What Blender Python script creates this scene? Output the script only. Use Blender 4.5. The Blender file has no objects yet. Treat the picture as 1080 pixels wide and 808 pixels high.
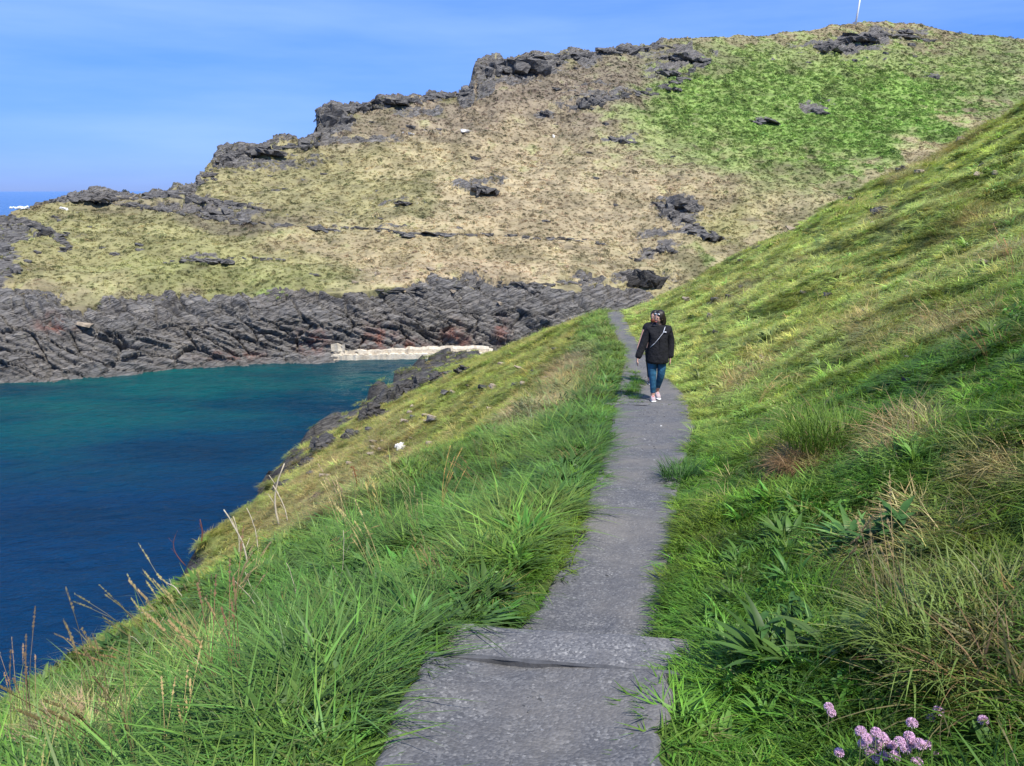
import bpy, bmesh, math, random
import numpy as np
from mathutils import Vector, Matrix
random.seed(7); RNG = np.random.default_rng(11)
# ---------------------------------------------------------------- camera model
FPX, CX, CY = 811.0, 540.0, 404.0
PIT = math.atan(203 / 811.0)
CP, SP = math.cos(PIT), math.sin(PIT)
SEA = -18.0
scene = bpy.context.scene
COL = scene.collection

def row2k(row):                      # z / Y of a sight line
    v = (CY - np.asarray(row, float)) / FPX
    return (-SP + v * CP) / (CP + v * SP)
def k2row(k):
    k = np.asarray(k, float)
    v = (k * CP + SP) / (CP - k * SP)
    return CY - v * FPX
def px2x(px, row, Y):
    v = (CY - np.asarray(row, float)) / FPX
    return (np.asarray(px, float) - CX) / FPX * Y / (CP + v * SP)
def proj(x, y, z):
    d = y * CP - z * SP
    d = np.where(d < 0.05, 0.05, d)
    return CX + FPX * x / d, CY - FPX * (y * SP + z * CP) / d
def pt(px, row, Y):
    return np.array([float(px2x(px, row, Y)), Y, float(row2k(row)) * Y])

# ---------------------------------------------------------------- noise
def _h(ix, iy, iz, s):
    h = (ix.astype(np.int64) * 374761393 + iy.astype(np.int64) * 668265263 + iz.astype(np.int64) * 2147483647 + s * 974634777) & 0xFFFFFFFF
    h = ((h ^ (h >> 13)) * 1274126177) & 0xFFFFFFFF
    h = ((h ^ (h >> 16)) * 2246822519) & 0xFFFFFFFF
    return ((h ^ (h >> 15)) & 0xFFFFFF) / float(0xFFFFFF)
def vnoise(x, y, z, s=0):
    x, y, z = np.broadcast_arrays(np.asarray(x, float), np.asarray(y, float), np.asarray(z, float))
    fx, fy, fz = np.floor(x), np.floor(y), np.floor(z)
    tx, ty, tz = x - fx, y - fy, z - fz
    tx, ty, tz = [t * t * t * (t * (t * 6 - 15) + 10) for t in (tx, ty, tz)]
    r = 0
    for i in (0, 1):
        for j in (0, 1):
            for k in (0, 1):
                w = (tx if i else 1 - tx) * (ty if j else 1 - ty) * (tz if k else 1 - tz)
                r = r + w * _h(fx + i, fy + j, fz + k, s)
    return r * 2 - 1
def fbm(x, y, z=0.0, o=4, s=0, g=0.5):
    a, t, n = 1.0, 0, 0
    for i in range(o):
        f = 2.03 ** i
        t = t + a * vnoise(x * f + 17.3 * i, y * f - 9.1 * i, z * f + 3.7 * i, s + i)
        n += a; a *= g
    return t / n * 1.5
def cells(x, y, z, s=0):
    """nearest jittered cell: returns random value of the cell, offset from its centre, border distance"""
    fx, fy, fz = np.floor(x), np.floor(y), np.floor(z)
    b1 = np.full(x.shape, 9e9); b2 = np.full(x.shape, 9e9)
    rv = np.zeros(x.shape); ox = np.zeros(x.shape); oy = np.zeros(x.shape); oz = np.zeros(x.shape)
    for i in (-1, 0, 1):
        for j in (-1, 0, 1):
            for k in (-1, 0, 1):
                a, b, c = fx + i, fy + j, fz + k
                dx = a + 0.1 + .8 * _h(a, b, c, s) - x
                dy = b + 0.1 + .8 * _h(a, b, c, s + 1) - y
                dz = c + 0.1 + .8 * _h(a, b, c, s + 2) - z
                d = dx * dx + dy * dy + dz * dz
                m = d < b1
                b2 = np.where(m, b1, np.minimum(b2, d))
                b1 = np.where(m, d, b1)
                rv = np.where(m, _h(a, b, c, s + 3), rv)
                ox = np.where(m, dx, ox); oy = np.where(m, dy, oy); oz = np.where(m, dz, oz)
    return rv, ox, oy, oz, np.sqrt(b2) - np.sqrt(b1)
def sstep(a, b, x):
    t = np.clip((x - a) / (b - a), 0, 1); return t * t * (3 - 2 * t)
def softplus(x, w):
    return w * np.logaddexp(0, x / w)

# ---------------------------------------------------------------- object helpers
def tag(o, label=None, cat=None, group=None, kind=None):
    if label: o['label'] = label
    if cat: o['category'] = cat
    if group: o['group'] = group
    if kind: o['kind'] = kind
    return o
def link(o, parent=None):
    COL.objects.link(o)
    if parent is not None: o.parent = parent
    return o
def empty(name, loc, rz=0.0):
    o = bpy.data.objects.new(name, None); o.location = loc; o.rotation_euler = (0, 0, rz); o.empty_display_size = .2
    return link(o)
def mesh_np(name, V, Fq, mat=None, smooth=True, colors=None, attrs=None):
    me = bpy.data.meshes.new(name)
    V = np.asarray(V, np.float32); Fq = np.asarray(Fq, np.int32)
    me.vertices.add(len(V)); me.vertices.foreach_set('co', V.ravel())
    n = Fq.shape[1]
    me.loops.add(Fq.size); me.loops.foreach_set('vertex_index', Fq.ravel())
    me.polygons.add(len(Fq)); me.polygons.foreach_set('loop_start', np.arange(0, Fq.size, n, dtype=np.int32))
    me.polygons.foreach_set('loop_total', np.full(len(Fq), n, np.int32)) if False else None
    me.update(calc_edges=True); me.validate()
    me.polygons.foreach_set('use_smooth', np.full(len(me.polygons), smooth))
    if colors is not None:
        a = me.attributes.new('Col', 'FLOAT_COLOR', 'POINT')
        c = np.ones((len(V), 4), np.float32); c[:, :3] = colors
        a.data.foreach_set('color', c.ravel())
    for k, v in (attrs or {}).items():
        a = me.attributes.new(k, 'FLOAT', 'POINT'); a.data.foreach_set('value', np.asarray(v, np.float32))
    if mat: me.materials.append(mat)
    return me
def gridfaces(nr, nc):
    i = np.arange(nr - 1)[:, None] * nc + np.arange(nc - 1)[None]
    return np.stack([i, i + 1, i + 1 + nc, i + nc], -1).reshape(-1, 4)
def obj(name, me, parent=None):
    return link(bpy.data.objects.new(name, me), parent)
class MB:
    """collects polygons for ONE mesh"""
    def __init__(s): s.v = []; s.f = []; s.c = []
    def add(s, vs, fs, c=1.0):
        b = len(s.v); s.v += [tuple(map(float, p)) for p in vs]; s.f += [tuple(b + i for i in f) for f in fs]; s.c += [c] * len(vs)
    def tube(s, pts, rads, n=6, c=1.0, cap=True):
        pts = [Vector(p) for p in pts]; vs = []; fs = []
        for i, p in enumerate(pts):
            t = (pts[min(i + 1, len(pts) - 1)] - pts[max(i - 1, 0)])
            t = t.normalized() if t.length > 1e-9 else Vector((0, 0, 1))
            a = t.cross(Vector((0, 0, 1)) if abs(t.z) < .9 else Vector((1, 0, 0))).normalized(); b = t.cross(a)
            r = rads[i] if isinstance(rads, (list, tuple)) else rads
            for k in range(n):
                th = 2 * math.pi * k / n; vs.append(p + (a * math.cos(th) + b * math.sin(th)) * r)
        for i in range(len(pts) - 1):
            for k in range(n): fs.append((i * n + k, i * n + (k + 1) % n, (i + 1) * n + (k + 1) % n, (i + 1) * n + k))
        if cap: fs.append(tuple(range(n))[::-1]); fs.append(tuple((len(pts) - 1) * n + k for k in range(n)))
        s.add(vs, fs, c)
    def ribbon(s, pts, ws, side, c=1.0, fold=0.0):
        vs = []; fs = []; n = len(pts)
        for i, p in enumerate(pts):
            p = Vector(p); w = side * ws[i]
            vs += [p - w, p + Vector((0, 0, -fold * ws[i])), p + w] if fold else [p - w, p + w]
        k = 3 if fold else 2
        for i in range(n - 1):
            for q in range(k - 1): fs.append((i * k + q, i * k + q + 1, (i + 1) * k + q + 1, (i + 1) * k + q))
        s.add(vs, fs, c)
    def mesh(s, name, mat, smooth=True):
        me = bpy.data.meshes.new(name); me.from_pydata(s.v, [], s.f); me.update()
        a = me.attributes.new('shade', 'FLOAT', 'POINT'); a.data.foreach_set('value', s.c)
        if mat: me.materials.append(mat)
        me.polygons.foreach_set('use_smooth', [smooth] * len(me.polygons))
        return me
    def build(s, name, mat, parent=None, smooth=True): return obj(name, s.mesh(name, mat, smooth), parent)

# ---------------------------------------------------------------- materials
class NT:
    def __init__(s, m): m.use_nodes = True; s.t = m.node_tree; s.t.nodes.clear()
    def n(s, typ, **kw):
        nd = s.t.nodes.new(typ)
        for k, v in kw.items():
            if k in nd.inputs: nd.inputs[k].default_value = v
            else: setattr(nd, k, v)
        return nd
    def l(s, a, b): s.t.links.new(a, b)
    def inp(s, nd, i, v):
        if hasattr(v, 'is_linked') or isinstance(v, bpy.types.NodeSocket): s.l(v, nd.inputs[i])
        else: nd.inputs[i].default_value = v
    def math(s, op, a, b=0.0):
        nd = s.n('ShaderNodeMath', operation=op); s.inp(nd, 0, a); s.inp(nd, 1, b); return nd.outputs[0]
    def mix(s, f, a, b, mode='MIX'):
        nd = s.n('ShaderNodeMix', data_type='RGBA', blend_type=mode); s.inp(nd, 0, f)
        for i, v in ((6, a), (7, b)):
            s.inp(nd, i, v if isinstance(v, bpy.types.NodeSocket) else (tuple(v) + (1,))[:4])
        return nd.outputs[2]
    def noise(s, vec, scale, detail=4, rough=.55, dist=0):
        nd = s.n('ShaderNodeTexNoise'); nd.inputs['Scale'].default_value = scale; nd.inputs['Detail'].default_value = detail
        nd.inputs['Roughness'].default_value = rough; nd.inputs['Distortion'].default_value = dist
        if vec is not None: s.l(vec, nd.inputs['Vector'])
        return nd.outputs['Fac']
    def voro(s, vec, scale, feat='F1', out='Distance'):
        nd = s.n('ShaderNodeTexVoronoi', feature=feat); nd.inputs['Scale'].default_value = scale
        if vec is not None: s.l(vec, nd.inputs['Vector'])
        return nd.outputs[out]
    def ramp(s, f, stops):
        nd = s.n('ShaderNodeValToRGB'); s.l(f, nd.inputs[0]); cr = nd.color_ramp
        while len(cr.elements) < len(stops): cr.elements.new(.5)
        for e, (p, c) in zip(cr.elements, stops): e.position = p; e.color = (c, c, c, 1) if isinstance(c, (int, float)) else tuple(c) + (1,)
        return nd.outputs[0]
    def pos(s): return s.n('ShaderNodeNewGeometry').outputs['Position']
    def mapping(s, vec, scale=(1, 1, 1), rot=(0, 0, 0)):
        nd = s.n('ShaderNodeMapping'); s.l(vec, nd.inputs[0]); nd.inputs['Scale'].default_value = scale; nd.inputs['Rotation'].default_value = rot
        return nd.outputs[0]
    def attr(s, name, out='Color', typ='GEOMETRY'):
        nd = s.n('ShaderNodeAttribute', attribute_name=name, attribute_type=typ); return nd.outputs[out]
    def bump(s, h, strength=.5, dist=.05, normal=None):
        nd = s.n('ShaderNodeBump'); nd.inputs['Strength'].default_value = strength; nd.inputs['Distance'].default_value = dist
        s.l(h, nd.inputs['Height'])
        if normal is not None: s.l(normal, nd.inputs['Normal'])
        return nd.outputs[0]
    def out(s, sh): o = s.n('ShaderNodeOutputMaterial'); s.l(sh, o.inputs['Surface'])
    def pbr(s, col, rough=.8, normal=None, spec=.3, **kw):
        nd = s.n('ShaderNodeBsdfPrincipled'); s.inp(nd, 'Base Color', col if isinstance(col, bpy.types.NodeSocket) else (tuple(col) + (1,))[:4])
        s.inp(nd, 'Roughness', rough); nd.inputs['Specular IOR Level'].default_value = spec
        for k, v in kw.items(): nd.inputs[k].default_value = v
        if normal is not None: s.l(normal, nd.inputs['Normal'])
        return nd.outputs[0]
def mat(name):
    m = bpy.data.materials.new(name); return m, NT(m)

def rock_nodes(n, tone=1.0, sc=1.0):
    """slate: thin dipping strata, cracks, lichen"""
    p = n.pos()
    pd = n.mapping(p, rot=(math.radians(18), math.radians(24), math.radians(15)))
    st = n.mapping(pd, scale=(.35 * sc, .35 * sc, 2.6 * sc))
    strata = n.noise(st, 1.0, 6, .65, .4)
    fine = n.noise(n.mapping(pd, scale=(1.2 * sc, 1.2 * sc, 7 * sc)), 1.0, 5, .7, .2)
    big = n.noise(p, .12 * sc, 4, .6)
    c = n.ramp(strata, [(.30, (.016 * tone, .015 * tone, .017 * tone)), (.48, (.070 * tone, .066 * tone, .062 * tone)), (.62, (.155 * tone, .142 * tone, .128 * tone)), (.78, (.29 * tone, .265 * tone, .235 * tone))])
    c = n.mix(n.ramp(fine, [(.4, 0.0), (.65, .45)]), c, (.2 * tone, .19 * tone, .175 * tone))
    c = n.mix(n.ramp(big, [(.45, 0.0), (.7, .4)]), c, (.12 * tone, .1 * tone, .08 * tone))
    lich = n.noise(p, 1.7 * sc, 5, .7)
    c = n.mix(n.ramp(lich, [(.6, 0.0), (.7, .5)]), c, (.2, .19, .13))
    crack = n.voro(n.mapping(pd, scale=(.5 * sc, .5 * sc, 2.2 * sc)), 1.0, 'DISTANCE_TO_EDGE')
    c = n.mix(n.ramp(crack, [(.0, .75), (.035, 0.0)]), c, (.015, .015, .018))
    h = n.math('ADD', n.math('MULTIPLY', strata, 1.0), n.math('MULTIPLY', fine, .45))
    h = n.math('ADD', h, n.ramp(crack, [(0, 0.0), (.08, .3)]))
    return c, h

def make_hill_mat():
    m, n = mat('hillside turf and slate')
    p = n.pos(); base = n.attr('Col'); rk = n.attr('rock', 'Fac')
    rc, rh = rock_nodes(n, 1.42)
    red = n.attr('stain', 'Fac')
    rc = n.mix(n.math('MULTIPLY', red, n.ramp(n.noise(p, .9, 5, .6), [(.42, 0.0), (.62, .8)])), rc, (.26, .10, .07))
    n1 = n.noise(p, 1.3, 6, .7); n2 = n.noise(p, .22, 4, .6); n3 = n.noise(p, 5.0, 4, .65)
    g = n.mix(n.ramp(n1, [(.35, .42), (.6, 0.0)]), base, n.mix(.75, base, (.035, .04, .015)))
    g = n.mix(n.ramp(n3, [(.5, 0.0), (.75, .4)]), g, (.33, .29, .16))
    g = n.mix(n.ramp(n2, [(.5, 0.0), (.72, .35)]), g, (.19, .14, .075))
    stk = n.noise(n.mapping(p, scale=(.12, .12, .9), rot=(0, .12, 0)), 1.0, 7, .7, .5)
    g = n.mix(n.ramp(stk, [(.52, 0.0), (.66, .6)]), g, (.085, .07, .05))
    k = n.math('ADD', rk, n.math('MULTIPLY', n.math('SUBTRACT', n.noise(p, .8, 6, .7), .5), .9))
    k = n.ramp(k, [(.44, 0.0), (.54, 1.0)])
    c = n.mix(k, g, rc)
    wet = n.math('SUBTRACT', n.n('ShaderNodeSeparateXYZ').outputs[2], 0) if False else None
    sep = n.n('ShaderNodeSeparateXYZ'); n.l(p, sep.inputs[0])
    tide = n.math('ADD', sep.outputs[2], n.math('MULTIPLY', n.noise(p, .5, 4, .6), -1.2))
    c = n.mix(n.ramp(n.math('MULTIPLY', n.math('ADD', tide, 19.2), .5), [(.0, .8), (.12, .65), (.8, 0.0)]), c, (.13, .125, .115))
    b1 = n.bump(rh, .9, .35)
    gh = n.math('ADD', n1, n.math('MULTIPLY', n3, .6))
    b2 = n.bump(gh, .5, .2)
    vm = n.n('ShaderNodeMix', data_type='VECTOR'); n.l(k, vm.inputs[0]); n.l(b2, vm.inputs[4]); n.l(b1, vm.inputs[5])
    n.out(n.pbr(c, .85, vm.outputs[1], .2)); return m
def make_near_mat():
    m, n = mat('grassy bank soil')
    p = n.pos(); base = n.attr('Col'); rk = n.attr('rock', 'Fac')
    n1 = n.noise(p, 3.0, 6, .7); n3 = n.noise(p, 22, 5, .7); n2 = n.noise(p, .5, 4, .6)
    g = n.mix(n.ramp(n1, [(.4, .7), (.62, 0.0)]), base, n.mix(.6, base, (.05, .045, .02)))
    g = n.mix(n.ramp(n3, [(.5, 0.0), (.75, .5)]), g, (.26, .22, .11))
    g = n.mix(n.ramp(n2, [(.52, 0.0), (.75, .3)]), g, (.2, .17, .06))
    rc, rh = rock_nodes(n, .75, 2.2)
    k = n.math('ADD', rk, n.math('MULTIPLY', n.math('SUBTRACT', n.noise(p, 1.6, 6, .7), .5), .9))
    k = n.ramp(k, [(.44, 0.0), (.52, 1.0)])
    c = n.mix(k, g, rc)
    b = n.bump(n.math('ADD', n1, n.math('ADD', n.math('MULTIPLY', n3, .3), n.math('MULTIPLY', n.math('MULTIPLY', rh, k), 1.2))), .8, .12)
    n.out(n.pbr(c, .9, b, .15)); return m
def make_path_mat(name, tone=1.0):
    m, n = mat(name)
    p = n.pos(); e = n.attr('edge', 'Fac')
    big = n.noise(p, 1.1, 4, .6); mid = n.noise(p, 9, 5, .65); v = n.voro(p, 95, 'F1', 'Color'); vd = n.voro(p, 95); v2 = n.voro(p, 34, 'F1', 'Distance')
    bw = n.n('ShaderNodeRGBToBW'); n.l(v, bw.inputs[0])
    c = n.ramp(bw.outputs[0], [(.2, (.095 * tone, .094 * tone, .096 * tone)), (.5, (.152 * tone, .149 * tone, .149 * tone)), (.8, (.225 * tone, .218 * tone, .21 * tone)), (.985, (.42 * tone, .40 * tone, .37 * tone))])
    c = n.mix(n.ramp(mid, [(.42, .55), (.62, 0.0)]), c, (.10 * tone, .098 * tone, .103 * tone))
    c = n.mix(n.ramp(big, [(.4, 0.0), (.62, .65)]), c, (.21 * tone, .19 * tone, .165 * tone))
    ee = n.math('ADD', e, n.math('MULTIPLY', n.math('SUBTRACT', n.noise(p, 6, 4, .6), .5), .9))
    c = n.mix(n.ramp(ee, [(.55, 0.0), (1.0, .85)]), c, n.mix(mid, (.13, .10, .065), (.24, .18, .13)))
    h = n.math('ADD', n.math('MULTIPLY', vd, -.5), n.math('ADD', n.math('MULTIPLY', mid, .7), n.math('MULTIPLY', v2, -.5)))
    n.out(n.pbr(c, .85, n.bump(h, .5, .010), .25)); return m
def make_leaf_mat(name, rough=.5, tr=.35, var=.5):
    """foliage tinted by the scattered tuft's own colour"""
    m, n = mat(name)
    t = n.attr('tint', 'Color', 'INSTANCER'); s = n.attr('shade', 'Fac')
    rnd = n.n('ShaderNodeObjectInfo').outputs['Random']
    mm = n.math('ADD', n.math('MULTIPLY', s, var), 1 - var * .5)
    cc = n.n('ShaderNodeVectorMath', operation='SCALE'); n.l(t, cc.inputs[0]); n.l(mm, cc.inputs['Scale'])
    d = n.pbr(cc.outputs[0], rough, None, .25)
    tr_ = n.n('ShaderNodeBsdfTranslucent'); n.l(cc.outputs[0], tr_.inputs[0])
    mx = n.n('ShaderNodeMixShader'); mx.inputs[0].default_value = tr; n.l(d, mx.inputs[1]); n.l(tr_.outputs[0], mx.inputs[2])
    n.out(mx.outputs[0]); return m
def simple(name, col, rough=.6, spec=.3, nsc=0, namp=.3, bump=0.0, tr=0.0, bscale=None):
    m, n = mat(name)
    c = col
    s = n.attr('shade', 'Fac')
    p = n.pos()
    if nsc:
        f = n.noise(p, nsc, 5, .65)
        c = n.mix(n.ramp(f, [(.35, 0.0), (.68, 1.0)]), tuple(q * (1 - namp) for q in col), tuple(min(1, q * (1 + namp)) for q in col))
    b = n.bump(n.noise(p, bscale or nsc or 20, 5, .65), .7, bump) if bump else None
    sh = n.pbr(c, rough, b, spec)
    if tr:
        t = n.n('ShaderNodeBsdfTranslucent'); n.inp(t, 0, c if isinstance(c, bpy.types.NodeSocket) else tuple(c) + (1,))
        mx = n.n('ShaderNodeMixShader'); mx.inputs[0].default_value = tr; n.l(sh, mx.inputs[1]); n.l(t.outputs[0], mx.inputs[2]); sh = mx.outputs[0]
    n.out(sh); return m
def make_rock_mat(name, tone, sc):
    m, n = mat(name); c, h = rock_nodes(n, tone, sc); n.out(n.pbr(c, .85, n.bump(h, .9, .3 / sc), .2)); return m

M = {}
M['hill'] = make_hill_mat(); M['near'] = make_near_mat()
M['path'] = make_path_mat('trodden gravel', .84); M['slab'] = make_path_mat('worn pale slate', 1.0); M['edging'] = simple('painted shadow line', (.085, .083, .083), .8, .25, 9, .4, .01)  # edging: flat dark colour that draws the shadow lines of the steps
M['leaf'] = make_leaf_mat('tinted grass', .45, .35, .7); M['scrub'] = make_leaf_mat('tinted scrub', .7, .2, .8)
M['crag'] = make_rock_mat('weathered slate', 1.2, 1.4); M['shore'] = make_rock_mat('dark shore slate', .75, 2.2); M['cave'] = make_rock_mat('black slate', .5, 1.6)  # cave: darkest slate tone, for the cave-like mass, overhang and black slab

# ---------------------------------------------------------------- near bank: profile tables
ZP_Y = np.array([-8, 0, 3, 5, 8, 14, 18, 26, 38, 42, 50, 60, 80, 95.])
ZP_Z = np.array([-.6, -1.5, -1.98, -2.3, -2.8, -3.83, -4.3, -5.0, -5.9, -6.45, -8.8, -12.0, -17.3, -21])
E_ROW = np.array([325, 330, 340, 350, 360, 370, 380, 400, 420, 438, 450, 470, 500, 550, 580, 620, 655, 690, 720, 760, 808.])
E_L = np.array([646, 641, 643, 648, 654, 658, 660, 656, 652, 648, 647, 641, 634, 612, 598, 570, 540, 462, 445, 425, 400.])
E_R = np.array([658, 656, 661, 665, 672, 679, 690, 705, 723, 724, 731, 724, 713, 709, 706, 698, 693, 694, 690, 686, 678.])
def zp(Y): return np.interp(Y, ZP_Y, ZP_Z)
_ty = np.concatenate([np.linspace(2.0, 38, 400), [42, 50, 60, 80, 95]])
_tr = k2row(zp(_ty) / _ty)
_tl = px2x(np.interp(_tr, E_ROW, E_L), _tr, _ty); _trr = px2x(np.interp(_tr, E_ROW, E_R), _tr, _ty)
for i, (a, b) in enumerate([(5.5, 6.3), (3.4, 4.4), (1.2, 2.2), (-3, -2), (-8, -7)]): _tl[400 + i] = a; _trr[400 + i] = b
def _sm(a, k):
    b = a.copy(); b[:400] = np.convolve(np.pad(a[:400], k, 'edge'), np.ones(2 * k + 1) / (2 * k + 1), 'valid'); return b
_tl, _trr = _sm(_tl, 2), _sm(_trr, 2)
def xl(Y): return np.interp(Y, _ty, _tl)
def xr(Y): return np.interp(Y, _ty, _trr)
W_Y = [0, 5, 9, 14, 20, 30, 42, 60, 83]; W_V = [4.4, 4.3, 4.3, 2.8, 2.0, 1.5, 1.0, .6, .3]
C_Y = [-10, 10, 20, 30, 38, 45, 53, 60, 70, 80, 95]; C_X = [-19, -16, -14.6, -14.4, -14.6, -14.2, -13, -11.8, -9.6, -6.2, -4.5]
RS_Y = [0, 30, 38, 42, 60, 95]; RS_V = [.60, .60, .55, .50, .45, .4]
def zbase(x, Y):
    L, R, Z = xl(Y), xr(Y), zp(Y)
    d = np.maximum(L - x, 0); w = np.interp(Y, W_Y, W_V); dc = np.maximum(L - np.interp(Y, C_Y, C_X), w + 2)
    s0 = np.interp(Y, [0, 8, 14], [.30, .30, .25]); s1 = np.maximum((Z + 16.3 - s0 * w) / (dc - w), .05)
    zl = Z - .04 * (d > 0) * 0 - s0 * d * sstep(0, .8, d) - (s1 - s0) * (softplus(d - w, .45) - softplus(-w, .45))
    zl = zl - 1.6 * softplus(d - dc, .5)
    e = np.maximum(x - R, 0); s = np.interp(Y, RS_Y, RS_V)
    zr = s * (e - .55 * (1 - np.exp(-e / .55)))
    yb = np.interp(x, [6, 14, 20, 26, 40], [41.5, 41.5, 37.5, 33.5, 27])
    zr = zr - .75 * softplus(Y - yb, 1.2) * sstep(0, 3, e) 
    return np.maximum(zl + zr, -26)
def zpath(x, Y):
    t = Y + .20 * x
    z = zp(Y) + .012 * fbm(x * 5, Y * 5, 0, 3, 61) + .02 * fbm(x * 1.3, Y * 1.3, 0, 2, 63)
    z = z + .07 * (1 - sstep(2.80, 2.815, t)) - .10 * sstep(2.80, 2.815, t) * (1 - sstep(3.5, 6.5, t))
    t2 = Y + .10 * x
    z = z + .04 * (1 - sstep(12.88, 12.9, t2)) * sstep(9, 12.8, t2)
    return z
def znear(x, Y):
    L, R = xl(Y), xr(Y)
    d = np.maximum(L - x, 0); e = np.maximum(x - R, 0); far = np.maximum(d, e)
    z = zbase(x, Y)
    ramp = sstep(.1, 2.5, far)
    z = z + .10 * sstep(.0, .5, far) * (fbm(x * 1.6, Y * 1.6, 0, 3, 5) * .55 + .3)
    z = z + (.20 + .02 * sstep(2, 5, e)) * ramp * fbm(x * .55, Y * .4, 0, 4, 9)
    z = z + (.5 - .3 * (d > 0)) * sstep(4, 12, far) * fbm(x * .16, Y * .13, 1.3, 3, 13)
    # sheep-trod ledges that run along the bank
    z = z + .13 * sstep(2.5, 7, e) * np.sin(z * 4.2 + 2.5 * fbm(x * .3, Y * .2, 0, 2, 21))
    # craggy shore
    rk = sstep(-14.6, -16.4, z)
    if np.any(rk > 0):
        rv, ox, oy, oz, bd = cells(x * .6, Y * .6, z * .6 * 0 + .5, 31)
        z = z + rk * (rv - .35) * 2.0
    ins = (d <= 0) & (e <= 0)
    z = np.where((d < .22) & (e < .22), np.where(ins, zpath(x, Y) - .05, z + (zpath(x, Y) - zp(Y)) * (1 - np.maximum(d, e) / .22)), z)
    return z
def ground_hit(px, row, y0=1.0, y1=95):
    Ys = np.geomspace(y0, y1, 3000); k = float(row2k(row)); xs = px2x(px, row, Ys)
    dz = znear(xs, Ys) - k * Ys
    i = np.argmax(dz > 0)
    if dz[i] <= 0: i = len(Ys) - 1
    return np.array([xs[i], Ys[i], float(znear(xs[i:i + 1], Ys[i:i + 1])[0])])

def blob(px, row, b):
    cx, cy, rx, ry = b[:4]; a = math.radians(b[4]) if len(b) > 4 else 0
    dx, dy = px - cx, row - cy
    u = (dx * math.cos(a) + dy * math.sin(a)) / rx; v = (-dx * math.sin(a) + dy * math.cos(a)) / ry
    return np.exp(-(u * u + v * v))

GREEN = np.array((.085, .175, .022)); LUSH = np.array((.068, .155, .03)); OLIVE = np.array((.16, .21, .03)); PALE = np.array((.225, .265, .08))
STRAW = np.array((.36, .29, .15)); BROWN = np.array((.21, .135, .06)); PINK = np.array((.34, .25, .19))
NEAR_PATCH = [ # px,row,rx,ry,deg, colour, strength
 (850, 485, 26, 18, -20, BROWN, 1.4), (1065, 490, 34, 16, 0, STRAW, .8), (960, 458, 30, 14, -25, STRAW, .7), (800, 385, 35, 12, -40, STRAW, .8),
 (990, 345, 50, 14, -10, STRAW, .6), (915, 340, 18, 22, 0, STRAW, .7), (860, 320, 45, 22, 0, OLIVE, .9), (960, 565, 50, 30, -10, STRAW, .5), (1040, 600, 60, 50, 0, OLIVE, .6),
 (80, 775, 40, 22, 10, STRAW, 1.5), (1060, 690, 30, 60, 0, BROWN, .4), (940, 660, 60, 25, 0, OLIVE, .5), (215, 690, 14, 40, 10, STRAW, .4),
 (605, 385, 22, 10, -35, PINK, 1.5), (580, 432, 22, 9, -40, PINK, 1.6), (545, 440, 20, 9, -35, PINK, .9), (595, 400, 18, 22, -30, STRAW, 1.0), (500, 450, 40, 12, -38, OLIVE, .6),
 (560, 480, 30, 15, 0, OLIVE, .7), (300, 545, 40, 14, -25, STRAW, 1.3), (420, 475, 12, 7, 0, STRAW, 1.5), (340, 510, 50, 20, -35, STRAW, 1.0), (390, 490, 60, 30, -40, STRAW, .5),
 (1040, 150, 70, 16, -27, OLIVE, 1.7), (930, 205, 70, 14, -27, OLIVE, 1.5), (860, 235, 60, 10, -27, OLIVE, 1.0), (760, 300, 60, 14, -25, OLIVE, .8), (960, 260, 160, 45, -20, PALE, .8),
 (780, 305, 25, 8, -20, PINK, .9), (955, 180, 14, 6, -30, PINK, 1.5), (935, 223, 16, 7, -30, PINK, 1.5), (1060, 268, 30, 7, -10, PINK, .7), (1030, 228, 18, 14, 0, BROWN, .7),
 (1000, 160, 60, 5, -28, STRAW, 1.0)]
def near_color(x, Y, z):
    px, row = proj(x, Y, z)
    L, R = xl(Y), xr(Y); d = np.maximum(L - x, 0); e = np.maximum(x - R, 0); w = np.interp(Y, W_Y, W_V)
    n1 = fbm(x * .8, Y * .6, z * .5, 4, 41); n2 = fbm(x * .25, Y * .2, 0, 3, 43)
    W = np.ones(len(x)) * 1.0; C = np.outer(W, GREEN)
    def add(wt, col):
        nonlocal W, C
        C = C + np.outer(wt, col); W = W + wt
    add(np.clip(n1, 0, 1) * 1.2, OLIVE); add(np.clip(-n1, 0, 1) * 1.2, LUSH)
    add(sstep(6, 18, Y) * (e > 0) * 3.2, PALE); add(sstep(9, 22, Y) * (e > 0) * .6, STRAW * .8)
    add(sstep(.1, .7, n2 + n1 * .4) * (e > 1.5) * .5 * sstep(3, 9, Y), STRAW)
    off = sstep(w * .8, w * 1.3, d)
    add(off * 4.5, PALE * np.array((1.15, 1, .9))); add(off * 1.3 * np.clip(n1 + .3, 0, 1.5), STRAW); add(off * 1.6 * np.clip(.3 - n1, 0, 1), GREEN * 1.4); add(off * 1.5 * np.clip(n2, 0, 1), OLIVE)
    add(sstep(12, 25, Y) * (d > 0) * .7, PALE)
    for b in NEAR_PATCH:
        g = blob(px, row, b)
        if Y.size and b[1] > 300: g = g * 1.0
        add(g * b[6] * 3, b[5])
    C = C / W[:, None] * (1 + .5 * sstep(5, 16, Y) * (e > 0))[:, None]  # distant right bank lightened in the colour itself, making up for weak sun
    return C
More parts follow.
